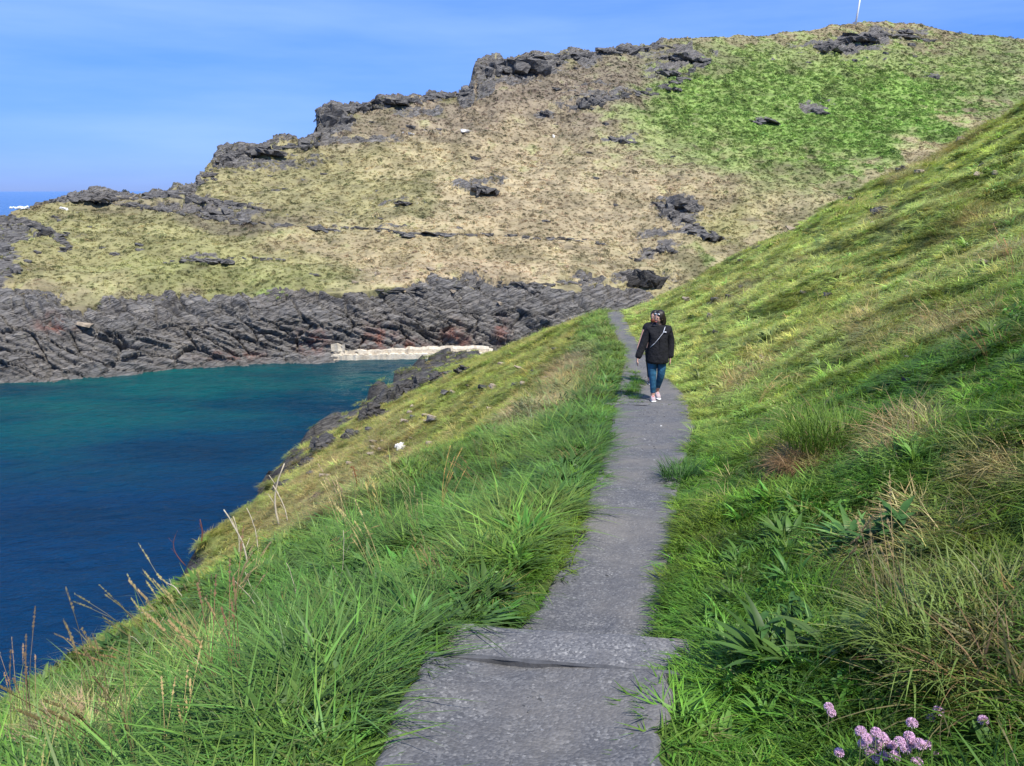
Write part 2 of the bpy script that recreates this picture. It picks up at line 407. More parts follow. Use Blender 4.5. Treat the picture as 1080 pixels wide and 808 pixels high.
def near_rock(x, Y, z):
    rk = sstep(-13.2, -15.2, z + .0) * sstep(36, 44, Y) + sstep(-15.2, -16.5, z) * (1 - sstep(36, 44, Y))
    px, row = proj(x, Y, z)
    for b in [(420, 478, 10, 6, -30), (515, 412, 14, 3, -30), (800, 262, 14, 6, -30), (755, 318, 16, 5, -20), (460, 420, 16, 5, -30), (335, 522, 16, 5, -30), (820, 232, 30, 3, -28)]:
        rk = np.maximum(rk, .8 * blob(px, row, b))
    return rk

def build_near():
    Ys = np.concatenate([np.linspace(-6, .8, 30), np.geomspace(.9, 96, 560)])
    lo = -np.concatenate([np.geomspace(.02, 48, 300)])[::-1]; ro = np.geomspace(.02, 60, 300); mid = np.linspace(0, 1, 14)
    L, R = xl(Ys), xr(Ys)
    X = np.concatenate([L[:, None] + lo[None], L[:, None] + (R - L)[:, None] * mid[None], R[:, None] + ro[None]], 1)
    Y = np.repeat(Ys[:, None], X.shape[1], 1)
    x, y = X.ravel(), Y.ravel(); z = znear(x, y)
    V = np.stack([x, y, z], 1)
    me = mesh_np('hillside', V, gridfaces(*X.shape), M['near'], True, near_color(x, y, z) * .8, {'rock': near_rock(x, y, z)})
    tag(obj('hillside', me), 'steep grassy bank carrying the footpath and falling to the water', 'hillside', kind='structure')
build_near()

# ---------------------------------------------------------------- footpath
def build_path():
    Ys = np.concatenate([np.linspace(-6, 1.2, 30), np.linspace(1.22, 5, 420), np.geomspace(5.01, 43.5, 520)])
    L, R = xl(Ys), xr(Ys)
    wob = .03 * fbm(Ys * 2.2, Ys * 0 + 3, 0, 3, 71) + .02 * fbm(Ys * 9, Ys * 0, 0, 2, 73); wob2 = .025 * fbm(Ys * 2.0, Ys * 0 + 9, 0, 3, 75) + .02 * fbm(Ys * 8, Ys * 0 + 2, 0, 2, 77)
    L = L - .05 + wob; R = R + .05 + wob2
    u = np.linspace(0, 1, 90)
    X = L[:, None] + (R - L)[:, None] * u[None]; Y = np.repeat(Ys[:, None], 90, 1)
    x, y = X.ravel(), Y.ravel(); z = zpath(x, y)
    uu = np.tile(u, len(Ys)); e = np.abs(uu - .5) * 2
    wd = np.repeat(R - L, 90); de = (1 - e) * wd / 2
    z = z - .07 * np.exp(-de / .018) + .02 * np.exp(-de / .08) - .015 * sstep(.1, .5, de)
    me = mesh_np('path', np.stack([x, y, z], 1), gridfaces(*X.shape), M['path'], True, None, {'edge': .8 * np.exp(-de / .05) + .45 * sstep(4, 14, y) * np.exp(-de / .25)})
    tag(obj('path', me), 'worn grey gravel footpath winding along the bank', 'path', kind='structure')
build_path()

def step_slab(name, f, t0, t1, sk, ext, drop, label, z0, m='slab', cat='step'):
    """a worn slab laid across the path: front edge at Y = t0 - sk*x, back edge at t1 - sk*x"""
    nx, ny = 70, 14
    x0, x1 = ext
    us, vs = np.linspace(0, 1, nx), np.linspace(0, 1, ny)
    top = []
    U, Vv = np.meshgrid(us, vs)
    X = x0 + (x1 - x0) * U + .02 * fbm(Vv * 5, U * 0, 0, 2, 3) * ((U < .02) | (U > .98))
    Y = t0 + (t1 - t0) * Vv - sk * X + .008 * fbm(U * 9, U * 0 + 1, 0, 3, 81) * (Vv < .01) + .008 * fbm(U * 8, U * 0 + 4, 0, 3, 83) * (Vv > .99)
    Z = z0 + .16 * sk * X * (t0 < 5) + .005 * fbm(X * 6, Y * 6, 0, 3, 85) - .10 * (Y - t0) * .6 - .006 * (Vv > .99)
    n = nx * ny
    Vt = np.stack([X, Y, Z], -1).reshape(-1, 3); Vb = Vt.copy(); Vb[:, 2] -= drop
    V = np.concatenate([Vt, Vb])
    Ft = gridfaces(ny, nx); F = [tuple(q) for q in Ft] + [tuple(q[::-1] + n) for q in Ft]
    ring = [i for i in range(nx)] + [nx - 1 + nx * j for j in range(1, ny)] + [nx * (ny - 1) + i for i in range(nx - 2, -1, -1)] + [nx * j for j in range(ny - 2, 0, -1)]
    for a, b in zip(ring, ring[1:] + ring[:1]): F.append((a, a + n, b + n, b))
    me = mesh_np(name, V, np.array(F), M[m], False, None, {'edge': np.tile(.2 + .5 * ((U < .06) | (U > .93)).ravel(), 2)})
    return tag(obj(name, me), label, cat)
step_slab('stone_step', None, 2.845, 3.245, .20, (-.33, .80), .2, 'nearest worn slate step laid across the gravel path', -1.975)
step_slab('shadow_strip', None, 2.785, 2.812, .20, (-.36, .64), .16, 'painted shadow line at the lip of the nearest stretch of path', -1.876, 'edging', 'edging')  # thin dark strip added to stand for the shadow line at the lip
step_slab('shadow_strip', None, 3.25, 3.285, .20, (-.2, .74), .12, 'dark strip painted as shade along the far side of the worn step', -2.03, 'edging', 'edging')
step_slab('shadow_strip', None, 12.85, 12.90, .10, (1.55, 3.6), .2, 'painted shadow line across the path near the walkers', float(zp(12.9)) + .075, 'edging', 'edging')  # dark strip standing for the shaded gap at the second step
step_slab('stone_step', None, 12.92, 13.05, .10, (1.55, 3.55), .2, 'thin slate edging across the path just before the walkers', float(zp(13.0)) + .085)

# ---------------------------------------------------------------- far headland
# columns: px, waterline row | then (row, Y) of cliff top, lower slope, terrace, upper slope
HC = [(-420, 412, (330, 72), (300, 78), (275, 84), (258, 90)),
      (-120, 409, (325, 76), (294, 82), (268, 89), (250, 97)),
      (0, 405, (318, 79), (290, 86), (262, 95), (240, 104)),
      (100, 399, (322, 81), (292, 89), (262, 99), (235, 112)),
      (200, 389.5, (312, 84), (285, 92), (250, 104), (222, 119)),
      (240, 387, (316, 84), (286, 93), (250, 106), (205, 128)),
      (320, 382, (306, 87), (278, 97), (240, 112), (190, 138)),
      (430, 377, (300, 90), (275, 99), (242, 113), (170, 152)),
      (560, 374, (297, 94), (270, 103), (243, 117), (160, 162)),
      (640, 371, (302, 97), (277, 106), (243, 120), (150, 165)),
      (700, 369, (310, 98), (282, 107), (245, 121), (150, 168)),
      (780, 368, (306, 100), (270, 110), (230, 126), (140, 176)),
      (900, 367, (300, 104), (255, 118), (205, 138), (115, 198)),
      (1080, 366, (295, 106), (245, 122), (190, 145), (110, 205)),
      (1400, 365, (290, 106), (240, 122), (185, 145), (115, 200))]
SKY = [(-420, 262, 96), (-120, 238, 105), (0, 222, 114), (30, 218, 117), (50, 211, 119), (64, 206, 120), (95, 207, 124), (101, 201, 125), (150, 203, 129), (204, 197, 136), (213, 189, 137),
       (234, 160, 146), (250, 156, 150), (300, 149, 156), (333, 148, 159), (338, 118, 166), (350, 111, 170), (395, 107, 177), (402, 102, 178), (440, 101, 183), (470, 97, 187), (499, 90, 191), (503, 64, 196),
       (520, 59, 199), (560, 57, 207), (600, 54, 214), (650, 49, 222), (700, 43, 233), (750, 40, 243), (800, 38, 252), (850, 33, 260), (880, 27, 266), (905, 24, 269), (930, 23, 271), (970, 27, 274),
       (1010, 35, 275), (1080, 41, 276), (1400, 75, 270)]
FAR_PATCH = [
 (850, 110, 190, 45, -8, np.array((.145, .265, .042)), 4.2), (930, 140, 80, 30, -20, np.array((.135, .26, .038)), 3), (720, 110, 70, 30, 0, np.array((.12, .22, .04)), 1.2), (800, 70, 130, 20, 0, np.array((.12, .19, .045)), 1.5), (1050, 75, 60, 35, 0, np.array((.10, .15, .04)), 1.4),
 (890, 70, 60, 18, 0, np.array((.25, .21, .11)), 2.0), (990, 70, 60, 15, 0, np.array((.22, .19, .10)), 1.2), (820, 180, 60, 30, 0, np.array((.14, .17, .05)), 1.2),
 (590, 190, 150, 70, 0, np.array((.32, .26, .155)), 2.4), (640, 230, 120, 40, 0, np.array((.32, .26, .155)), 1.8), (450, 260, 200, 30, 0, np.array((.31, .25, .14)), 1.3), (540, 120, 170, 30, -8, np.array((.19, .15, .11)), 2.4), (620, 85, 120, 28, -8, np.array((.15, .12, .09)), 3.0),
 (120, 260, 160, 40, 0, np.array((.20, .20, .075)), 2.2), (260, 285, 120, 20, 0, np.array((.20, .22, .07)), 1.6), (300, 200, 120, 40, 0, np.array((.24, .22, .10)), 1.6), (90, 215, 80, 10, 0, np.array((.2, .17, .11)), 1.5), (240, 225, 100, 14, 0, np.array((.14, .115, .09)), 2.4),
 (420, 180, 90, 25, 0, np.array((.28, .26, .11)), 1.2), (470, 285, 120, 14, 0, np.array((.36, .28, .18)), 1.5), (380, 125, 120, 16, -8, np.array((.17, .14, .095)), 1.4), (760, 235, 50, 25, 0, np.array((.22, .22, .07)), 1.3), (740, 200, 50, 25, 0, np.array((.28, .22, .13)), 1.2), (735, 270, 20, 8, 0, np.array((.12, .18, .04)), 2.0), (272, 305, 20, 8, 0, np.array((.16, .26, .05)), 1.5)]
ROCKS = [ # px,row,rx,ry,deg, strength: bare rock in the turf
 (10, 238, 45, 20, 15, 1.0), (0, 285, 34, 26, 0, .9), (90, 210, 50, 7, 0, .95), (160, 205, 60, 5, 0, .8), (215, 225, 80, 9, 6, .8), (350, 126, 26, 18, 0, 1.0), (410, 107, 70, 7, -6, .95), (250, 166, 45, 13, -10, .85), (200, 205, 30, 10, 20, .7),
 (545, 74, 50, 13, -5, 1.1), (640, 52, 80, 6, -8, .8), (420, 214, 35, 3, 0, .8), (505, 198, 34, 8, -15, .9), (615, 108, 50, 9, -10, .75), (655, 147, 26, 8, 0, .7), (715, 66, 40, 9, -12, .85), (575, 118, 16, 5, 0, .7),
 (810, 127, 24, 4, 0, .8), (860, 114, 24, 9, -15, .8), (905, 45, 48, 12, -6, .95), (955, 34, 30, 6, 0, .8), (982, 79, 13, 5, 0, .8), (820, 62, 20, 6, 0, .5), (715, 222, 34, 17, 10, 1.0), (735, 247, 30, 8, 20, .9), (690, 264, 34, 8, 0, .8), (680, 296, 34, 16, 0, 1.0),
 (470, 244, 90, 2.5, 3, .75), (330, 236, 90, 3, 5, .7), (600, 250, 70, 2, 0, .6), (215, 272, 30, 3, 0, .7), (470, 300, 110, 18, 0, .35), (330, 170, 60, 8, -5, .5), (620, 300, 30, 10, 10, .7)]
def build_far():
    px = np.concatenate([np.linspace(-420, -60, 110, endpoint=False), np.linspace(-60, 1120, 1040, endpoint=False), np.linspace(1120, 1400, 60)])
    h = np.array([[c[0], c[1]] + [v for q in c[2:] for v in q] for c in HC]); s = np.array(SKY)
    I = lambda k: np.interp(px, h[:, 0], h[:, k])
    wl_k = row2k(I(1)); wlY = SEA / wl_k
    skr, skY = np.interp(px, s[:, 0], s[:, 1]), np.interp(px, s[:, 0], s[:, 2])
    skr0 = np.convolve(np.pad(skr, 45, 'edge'), np.hanning(91) / np.hanning(91).sum(), 'valid'); jag = np.clip(skr - skr0, -40, 40)
    skr = skr0 + 1.2 * fbm(px * .09, px * 0, 0, 3, 91)
    rows = [row2k(I(i)) * I(i + 1) for i in (2, 4, 6, 8)]; Ysx = [I(3), I(5), I(7), I(9)]
    skz = row2k(skr) * skY
    PY = [wlY - 5, wlY, wlY + (Ysx[0] - wlY) * .45] + Ysx + [skY, skY + 14, skY + 70, skY + 220]
    PZ = [SEA - 5 + 0 * px, SEA + 0 * px, SEA + (rows[0] - SEA) * .72] + rows + [skz, skz - 3.0, skz - 18 - .1 * np.maximum(skz, 0), -26 + 0 * px]
    counts = [8, 60, 62, 50, 56, 105, 130, 24, 16, 12]
    CYl, CZl, T = [], [], []
    for i, c in enumerate(counts):
        for q in range(c):
            t = q / c
            CYl.append(PY[i] * (1 - t) + PY[i + 1] * t); CZl.append(PZ[i] * (1 - t) + PZ[i + 1] * t); T.append(i + t)
    T = np.array(T); Yg = np.array(CYl); Zg = np.array(CZl)
    k = 9; ker = np.ones(k) / k       # round the kinks but keep the foot of the cliff
    for _ in range(2):
        Yg = np.apply_along_axis(lambda a: np.convolve(np.pad(a, k // 2, 'edge'), ker, 'valid'), 0, Yg)
        Zs = np.apply_along_axis(lambda a: np.convolve(np.pad(a, k // 2, 'edge'), ker, 'valid'), 0, Zg)
        wgt = (np.abs(T - 7) < .12)[:, None]; Zg = np.where(wgt, Zg, Zs)
    rowg = k2row(Zg / np.maximum(Yg, 1)); vv = (CY - rowg) / FPX
    wj = (sstep(6.72, 6.97, T) * (1 - sstep(7.0, 8.2, T)))[:, None]      # skyline crags: short rock walls, not a cut down the slope
    Zg = Zg - wj * jag[None] * Yg / FPX * 1.0
    rowg = k2row(Zg / np.maximum(Yg, 1)); vv = (CY - rowg) / FPX
    Xg = (px[None] - CX) / FPX * Yg / (CP + vv * SP)
    PX = np.repeat(px[None], len(T), 0).ravel(); RW = rowg.ravel(); TT = np.repeat(T, len(px))
    x, y, z = Xg.ravel(), Yg.ravel(), Zg.ravel()
    # normals of the smooth surface
    def grad(A, ax): return np.gradient(A, axis=ax)
    dx = np.stack([grad(Xg, 1), grad(Yg, 1), grad(Zg, 1)], -1); dt = np.stack([grad(Xg, 0), grad(Yg, 0), grad(Zg, 0)], -1)
    N = np.cross(dx, dt); N /= np.linalg.norm(N, axis=-1, keepdims=True) + 1e-9; N = N.reshape(-1, 3)
    N = N * np.where(N[:, 2:3] < 0, -1, 1)
    # rock mask
    en = fbm(x * .12, y * .12, z * .2, 5, 101)
    rk = 1 - sstep(2.82, 3.12, TT + .5 * en + .12 * fbm(x * .5, y * .5, z * .5, 3, 103))
    rk = rk * (1 - sstep(660, 720, PX) * sstep(1.5, 2.6, TT))
    for b in ROCKS:
        rk = np.maximum(rk, b[5] * blob(PX, RW, b) * (TT > 2.5) * (TT < 7.6) * (1 + .9 * fbm(x * .3, y * .2, z * .9, 4, 105)))
    steep = 1 - N[:, 2]
    rk = np.maximum(rk, sstep(.55, .8, steep) * (TT > 3.2) * (TT < 8) * .9)
    rk = np.maximum(rk, (sstep(3, 7, np.abs(np.repeat(jag[None], len(T), 0).ravel())) * (TT > 6.6) * (TT < 8.2)))
    strk = fbm(x * .05, y * .05, z * .5, 5, 107); up_ = sstep(.25, .5, strk) * (TT > 3.3) * (TT < 7.3) * np.maximum.reduce([blob(PX, RW, q) for q in [(560, 95, 200, 45, -10), (60, 235, 120, 40), (330, 150, 130, 30, -10), (280, 225, 220, 18), (900, 55, 90, 22), (720, 240, 60, 60)]])
    rk = np.maximum(rk, up_ * .85)
    rk = np.maximum(rk, .8 * sstep(6.75, 6.9, TT + .12 * en) * (TT < 8) * (PX > 30) * (PX < 730) * sstep(-.35, .1, fbm(x * .15, y * .15, 0, 3, 109)))
    rk = np.clip(rk, 0, 1)
    # craggy displacement: strata blocks, dipping
    m = rk > .12; disp = np.zeros(len(x))
    a = math.radians(24); xa, ya, za = x[m], y[m], z[m]
    wx = 1.6 * fbm(xa * .12, ya * .12, za * .12, 3, 111); 
    s1 = za * math.cos(a) + (xa * .8 + wx) * math.sin(a) + ya * .12; r1 = xa * math.cos(a) - za * math.sin(a)
    rv1, o1, o2, o3, bd1 = cells(r1 * .20, ya * .22, s1 * .62, 121)
    rv2, p1, p2, p3, bd2 = cells(r1 * .55 + 7, ya * .6, s1 * 1.5, 131)
    rv3, q1, q2, q3, bd3 = cells(r1 * 1.6 + 3, ya * 1.6, s1 * 4.2, 141)
    rg = 1 - np.abs(fbm(r1 * .09, ya * .1, s1 * .42, 5, 117)) * 2
    rg2 = 1 - np.abs(fbm(r1 * .30 + 5, ya * .3, s1 * 1.3, 4, 119)) * 2
    rg3 = 1 - np.abs(fbm(r1 * .05 + 9, ya * .06, s1 * .9, 5, 118)) * 2
    dd = .35 * (rv1 - .5) + .25 * o3 + .26 * (rv2 - .5) + .2 * p3 + .14 * (rv3 - .5) + .55 * rg3 + 1.1 * fbm(xa * .08, ya * .08, za * .08, 3, 115) + .75 * rg + .3 * rg2 - .6
    dd = dd - .7 * (bd1 < .045) - .22 * (bd2 < .06)
    disp[m] = dd
    amp = sstep(.15, .7, rk) * np.interp(TT, [0, 1, 2.9, 4, 7, 7.6], [.9, .9, .95, .6, .9, .8])
    edge = np.where(np.abs(TT - 1) < .25, .6, 1)
    soft = .35 * fbm(x * .5, y * .5, z * .5, 4, 151) + .8 * fbm(x * .12, y * .08, 0, 3, 153)
    soft = soft * sstep(2.9, 3.4, TT) * (1 - .5 * sstep(6.6, 7, TT) * (TT < 7.6))
    off = amp * disp * edge + soft
    V = np.stack([x, y, z], 1) + N * off[:, None]
    # small turf steps on the slope
    V[:, 2] += .16 * np.sin(z * 2.4 + 3 * fbm(x * .1, y * .1, 0, 3, 157)) * sstep(3.1, 3.6, TT) * (1 - rk)
    W = np.full(len(x), .8); C = np.outer(W, (.25, .22, .12))
    n1 = fbm(x * .2, y * .15, z * .2, 4, 161); n2 = fbm(x * .05, y * .04, 0, 3, 163); n3 = fbm(x * .45, y * .35, z * .45, 4, 165)
    for wt, c in ((np.clip(n1, 0, 1) * .9, (.30, .27, .12)), (np.clip(-n1, 0, 1) * .9, (.14, .15, .05)), (np.clip(n2, 0, 1) * .8, (.28, .2, .13))):
        C += np.outer(wt, c); W += wt
    for b in FAR_PATCH:
        g = sstep(.12, .75, blob(PX + 34 * n1 + 20 * n2, RW + 16 * n2 + 13 * n1, b) + .22 * n3 + .1 * n1) * b[6] * 1.5; C += np.outer(g, b[5]); W += g
    C /= W[:, None]; C *= (1 + .25 * n1 + .25 * n3)[:, None] * np.array((1.27, 1.23, 1.25))
    stain = np.zeros(len(x))
    for b in [(330, 360, 14, 12), (400, 356, 16, 12), (430, 366, 26, 8), (480, 350, 14, 10), (487, 362, 14, 14), (530, 345, 8, 14), (60, 345, 20, 6), (250, 375, 30, 5)]: stain = np.maximum(stain, blob(PX, RW, b))
    me = mesh_np('headland', V, gridfaces(len(T), len(px)), M['hill'], True, C, {'rock': rk, 'stain': stain})
    tag(obj('headland', me), 'rocky headland with a dark slate sea cliff beneath turf and bracken', 'headland', kind='structure')
    return V.reshape(len(T), len(px), 3), C.reshape(len(T), len(px), 3), rk.reshape(len(T), len(px)), T, px, N.reshape(len(T), len(px), 3)
FV, FC, FR, FT, FPXs, FN = build_far()
FPP, FRR = proj(FV[..., 0], FV[..., 1], FV[..., 2])
def far_pt(px, row):
    """point of the headland surface that shows at this spot of the photograph (front-most)"""
    c = int(np.argmin(np.abs(FPXs - px))); rr = FRR[:, c]
    ok = np.where((np.abs(rr - row) < 2.5) & (FT > .9) & (FT < 7.3))[0]
    i = ok[0] if len(ok) else int(np.argmin(np.abs(rr - row) + (FT > 7.2) * 500))
    return FV[i, c].copy()

# ---------------------------------------------------------------- sea
def build_sea():
    m, n = mat('sea water')
    p = n.pos(); sep = n.n('ShaderNodeSeparateXYZ'); n.l(p, sep.inputs[0])
    big = n.noise(p, .035, 4, .6); patch = n.noise(n.mapping(p, scale=(.6, 1.6, 1)), .07, 5, .6)
    y = n.math('ADD', sep.outputs[1], n.math('MULTIPLY', n.math('SUBTRACT', big, .5), 26))
    teal = n.ramp(n.math('DIVIDE', y, 120), [(.34, 0.0), (.50, .6), (.62, 1.0), (.9, 1.0)])
    c = n.mix(teal, (.0, .028, .080), (.0, .050, .062))
    c = n.mix(n.math('MULTIPLY', n.ramp(patch, [(.46, 0.0), (.64, .85)]), teal), c, (.003, .10, .09))
    c = n.mix(n.ramp(patch, [(.34, .6), (.47, 0.0)]), c, (.0, .02, .05))
    far = n.ramp(n.math('DIVIDE', sep.outputs[1], 1000), [(.13, 0.0), (.35, 1.0)])
    c = n.mix(far, c, (.01, .09, .26))
    w1 = n.noise(n.mapping(p, scale=(1, 1.7, 1), rot=(0, 0, .5)), .7, 6, .65, .4); w2 = n.noise(n.mapping(p, scale=(1, 1.6, 1), rot=(0, 0, -.3)), 3.2, 4, .6)
    w0 = n.noise(p, .12, 3, .5)
    h = n.math('ADD', n.math('MULTIPLY', w1, .6), n.math('ADD', n.math('MULTIPLY', w2, .22), n.math('MULTIPLY', w0, 1.0)))
    n.out(n.pbr(c, .12, n.bump(h, 1.0, .7), .22, IOR=1.33))
    gx, gy = np.meshgrid(np.linspace(-75, 14, 520), np.linspace(22, 94, 460)); wob = .045 * fbm(gx * .75, gy * 1.3, 0, 4, 301) + .05 * fbm(gx * .2, gy * .35, 0, 2, 303)
    xs = np.array([-9000, -2500, -700, -200, -60, 0, 60, 200, 700, 2500, 9000.]); ys = np.array([-300, -60, 0, 60, 120, 300, 800, 3000, 9000, 20000.])
    X, Y = np.meshgrid(xs, ys); V = np.stack([X, Y, np.full(X.shape, SEA - .12)], -1).reshape(-1, 3); Fq = gridfaces(len(ys), len(xs)); cov = (np.abs(X - gx[0].mean()) < 0) 
    V2 = np.stack([gx, gy, SEA + wob], -1).reshape(-1, 3); Fq = np.concatenate([Fq, gridfaces(460, 520) + len(V)]); V = np.concatenate([V, V2])
    tag(obj('sea', mesh_np('sea', V, Fq, m)), 'calm blue sea turning teal under the cliff', 'sea', kind='structure')
build_sea()

# ---------------------------------------------------------------- rocks as things
def hull_rock(seed, w, d, h, n=5, tilt=.35, flat=.35, sub=True):
    """an outcrop of broken, bedded slabs: one joined mesh"""
    r = random.Random(seed); bm = bmesh.new(); many = n >= 4; N = int(n * 2.6) if many else n
    bx, by = tilt * r.uniform(.6, 1.2), -tilt * r.uniform(-.1, .5)
    for i in range(N):
        if many:
            a, q = r.uniform(0, 6.283), r.random() ** .6; f = r.uniform(.16, .42) * (1.25 - .5 * q)
            cx, cy = math.cos(a) * q * w * .46, math.sin(a) * q * d * .42; cz = (1 - q) * h * r.uniform(0, .55) - math.sin(bx) * cx * .2
            sw, sd, sh = w * f * .62, d * f * .8, h * r.uniform(.22, .5)
        else:
            f = r.uniform(.5, 1.0) if i else 1.0; cx, cy, cz = (r.uniform(-.4, .4) * w, r.uniform(-.3, .3) * d, 0) if i else (0, 0, 0)
            sw, sd, sh = w * f * .5, d * f * .5, h * .6 * f
        vs = []
        for q_ in range(15):
            a = r.uniform(0, 6.283); rr = r.uniform(.65, 1); zz = r.choice((-1, -.7, .55, .85, 1)) * r.uniform(.8, 1)
            vs.append(Vector((math.cos(a) * sw * rr, math.sin(a) * sd * rr, zz * sh * .7)))
        Rm = Matrix.Rotation(bx * r.uniform(.7, 1.3), 4, 'Y') @ Matrix.Rotation(by + r.uniform(-.12, .12), 4, 'X') @ Matrix.Rotation(r.uniform(-.5, .5), 4, 'Z')
        b = [bm.verts.new(Rm @ v + Vector((cx, cy, cz))) for v in vs]
        g = bmesh.ops.convex_hull(bm, input=b)
        bmesh.ops.delete(bm, geom=[e for e in set(g['geom_interior'] + g['geom_unused']) if isinstance(e, bmesh.types.BMVert)], context='VERTS')
    if sub:
        bmesh.ops.triangulate(bm, faces=bm.faces[:]); bmesh.ops.subdivide_edges(bm, edges=bm.edges[:], cuts=1 if many else 2, use_grid_fill=True)
        co = np.array([v.co[:] for v in bm.verts]); s = 8.0 / max(w, d)
        nz = fbm(co[:, 0] * s, co[:, 1] * s, co[:, 2] * s * 2.5, 3, seed % 50)
        rv = cells(co[:, 0] * s * .8, co[:, 1] * s * .8, co[:, 2] * s * 2.4, seed % 37)[0]
        k = .045 * min(w, d)
        for v, a, c in zip(bm.verts, nz, rv): v.co += Vector((1, .7, .5)) * (a * k) + v.co.normalized() * ((c - .5) * k * 1.2)
    me = bpy.data.meshes.new('rock'); bm.normal_update(); bm.to_mesh(me); bm.free()
    return me
def outcrop(name, px, row, wpx, hpx, seed, label, cat='rock', group=None, n=6, m='crag', near=False, dep=.8, tilt=.24, sink=.72, flat=.5):
    p = ground_hit(px, row) if near else far_pt(px, row)
    s = math.hypot(p[1] * CP - p[2] * SP, 0) / FPX
    w, h = wpx * s, hpx * s
    me = hull_rock(seed, w, w * dep, h, n, tilt, flat); me.materials.append(M[m])
    o = obj(name, me); o.location = (p[0], p[1] + w * dep * .12, p[2] + h * (.5 - sink)); o.rotation_euler = (0, 0, random.uniform(-.4, .4))
    return tag(o, label, cat, group)
OUT = [
 (548, 68, 62, 20, 'dark blocky crag crowning the upper step of the skyline', 9), (352, 122, 40, 26, 'jagged grey crag at the lower step of the skyline', 9),
 (412, 105, 46, 8, 'low rocky rib on the skyline right of the lower crag', 6), (520, 72, 26, 18, 'square dark crag at the left end of the upper skyline step', 6),
 (236, 170, 26, 14, 'rounded grey rock where the skyline drops toward the sea', 5), (283, 158, 46, 9, 'flat brown rock shelf under the left skyline', 5),
 (505, 197, 40, 13, 'split dark outcrop in the middle of the tan slope', 8), (428, 214, 38, 6, 'long thin dark ledge left of the split outcrop', 6), (501, 164, 14, 6, 'small dark boulder above the split outcrop', 3),
 (622, 108, 34, 14, 'broken dark outcrop on the brown upper slope', 7), (575, 118, 16, 7, 'small dark outcrop left of the broken one on the brown slope', 4), (655, 147, 36, 10, 'loose cluster of dark rocks beside the green bracken', 7),
 (722, 60, 44, 10, 'dark rib of rock at the top edge of the bright bracken', 7), (706, 76, 34, 10, 'crumbling rock spread at the left edge of the bracken', 7), (708, 92, 26, 6, 'low stony lip below the crumbling rocks', 5),
 (808, 128, 42, 7, 'narrow dark ledge in the bright green bracken', 6), (862, 118, 34, 11, 'dark notched outcrop right of the narrow ledge', 7), (862, 102, 24, 5, 'pale flat rocks above the notched outcrop', 4),
 (905, 40, 50, 12, 'largest rock pile just under the summit', 9), (878, 52, 34, 9, 'reddish rock pile left below the summit', 6), (955, 34, 32, 6, 'row of dark rocks right of the summit', 6), (982, 79, 22, 7, 'dark boulder pair below the summit on brown grass', 4),
 (720, 218, 44, 22, 'ribbed grey slate outcrop above the gully', 9), (742, 246, 44, 12, 'sloping slate slab below the ribbed outcrop', 6), (668, 272, 20, 8, 'small dark overhang above the cave rocks', 4), (680, 297, 46, 24, 'black cave-like rock mass behind the end of the path', 9),
 (705, 262, 30, 8, 'thin slate ledge left of the gully grass', 5), (20, 232, 34, 12, 'dark jagged rocks at the far left tip of the headland', 8), (50, 245, 26, 10, 'black leaning slab near the left tip', 6), (92, 208, 44, 7, 'rugged rock ridge beside the open sea', 7),
 (66, 262, 18, 7, 'dark notch rock low on the left turf', 4), (120, 266, 18, 6, 'pair of dark stones on the yellow turf', 4), (222, 272, 44, 5, 'long dark ledge crossing the yellow turf', 6), (205, 270, 16, 4, 'short dark stone left of the long ledge', 3),
 (172, 205, 60, 6, 'low broken wall of rock along the left skyline', 7), (235, 222, 60, 9, 'dark arched scar of rock below the left skyline', 7), (640, 128, 14, 5, 'small dark stone on the tan upper slope', 3), (690, 98, 16, 5, 'small stone cluster left of the bracken edge', 4), (340, 240, 50, 4, 'dark ledge along the grassy terrace', 6), (455, 246, 60, 4, 'long ledge continuing along the terrace', 6), (5, 262, 30, 14, 'dark rock face at the left edge of the frame', 7)]
for i, (px_, r_, w_, h_, lab, nn) in enumerate(OUT):
    outcrop('rock_outcrop', px_, r_, w_, h_, 100 + i, lab, 'rock', 'rock outcrops on the headland', n=nn, m='cave' if ('cave' in lab or 'black' in lab or 'overhang' in lab) else 'crag', sink=.45 if 'cave-like' in lab else .72)

M['white_rock'] = simple('pale quartz', (.72, .68, .6), .8, .2, 3, .15, .05)
for i, (px_, r_, w_, h_, lab) in enumerate([(490, 139, 14, 6, 'largest white boulder high on the headland slope'), (433, 141, 8, 4, 'smaller white boulder left of the largest one'), (426, 139, 4, 3, 'tiny white stone at the left of the small white boulder'),
        (584, 143, 5, 4, 'lone white stone at the middle of the tan slope'), (68, 219, 14, 3, 'pale flat slab on the turf near the far left tip')]):
    outcrop('white_boulder', px_, r_, w_, h_, 200 + i, lab, 'boulder', 'white boulders on the headland', n=1, m='white_rock', sink=.2, dep=.6)
M['scree'] = simple('pale scree', (.34, .27, .19), .85, .2, 2, .3, .05)
sl = [(375, 297, 10, 3), (398, 288, 8, 4), (430, 292, 9, 3), (455, 283, 12, 3), (505, 294, 10, 4), (528, 319, 8, 4), (541, 300, 7, 3), (425, 305, 9, 3), (478, 306, 8, 3), (92, 342, 26, 5), (380, 284, 5, 3), (512, 286, 6, 3)]
for i, (px_, r_, w_, h_) in enumerate(sl):
    outcrop('scree_stone', px_, r_, w_, h_, 230 + i, 'pale tan stone among the scree just above the sea cliff' if i != 9 else 'long pale tan slab lying low in the left sea cliff', 'stone', 'scree stones above the cliff' if i != 9 else None, n=1, m='scree', sink=.2, dep=.6)
rs = random.Random(77)
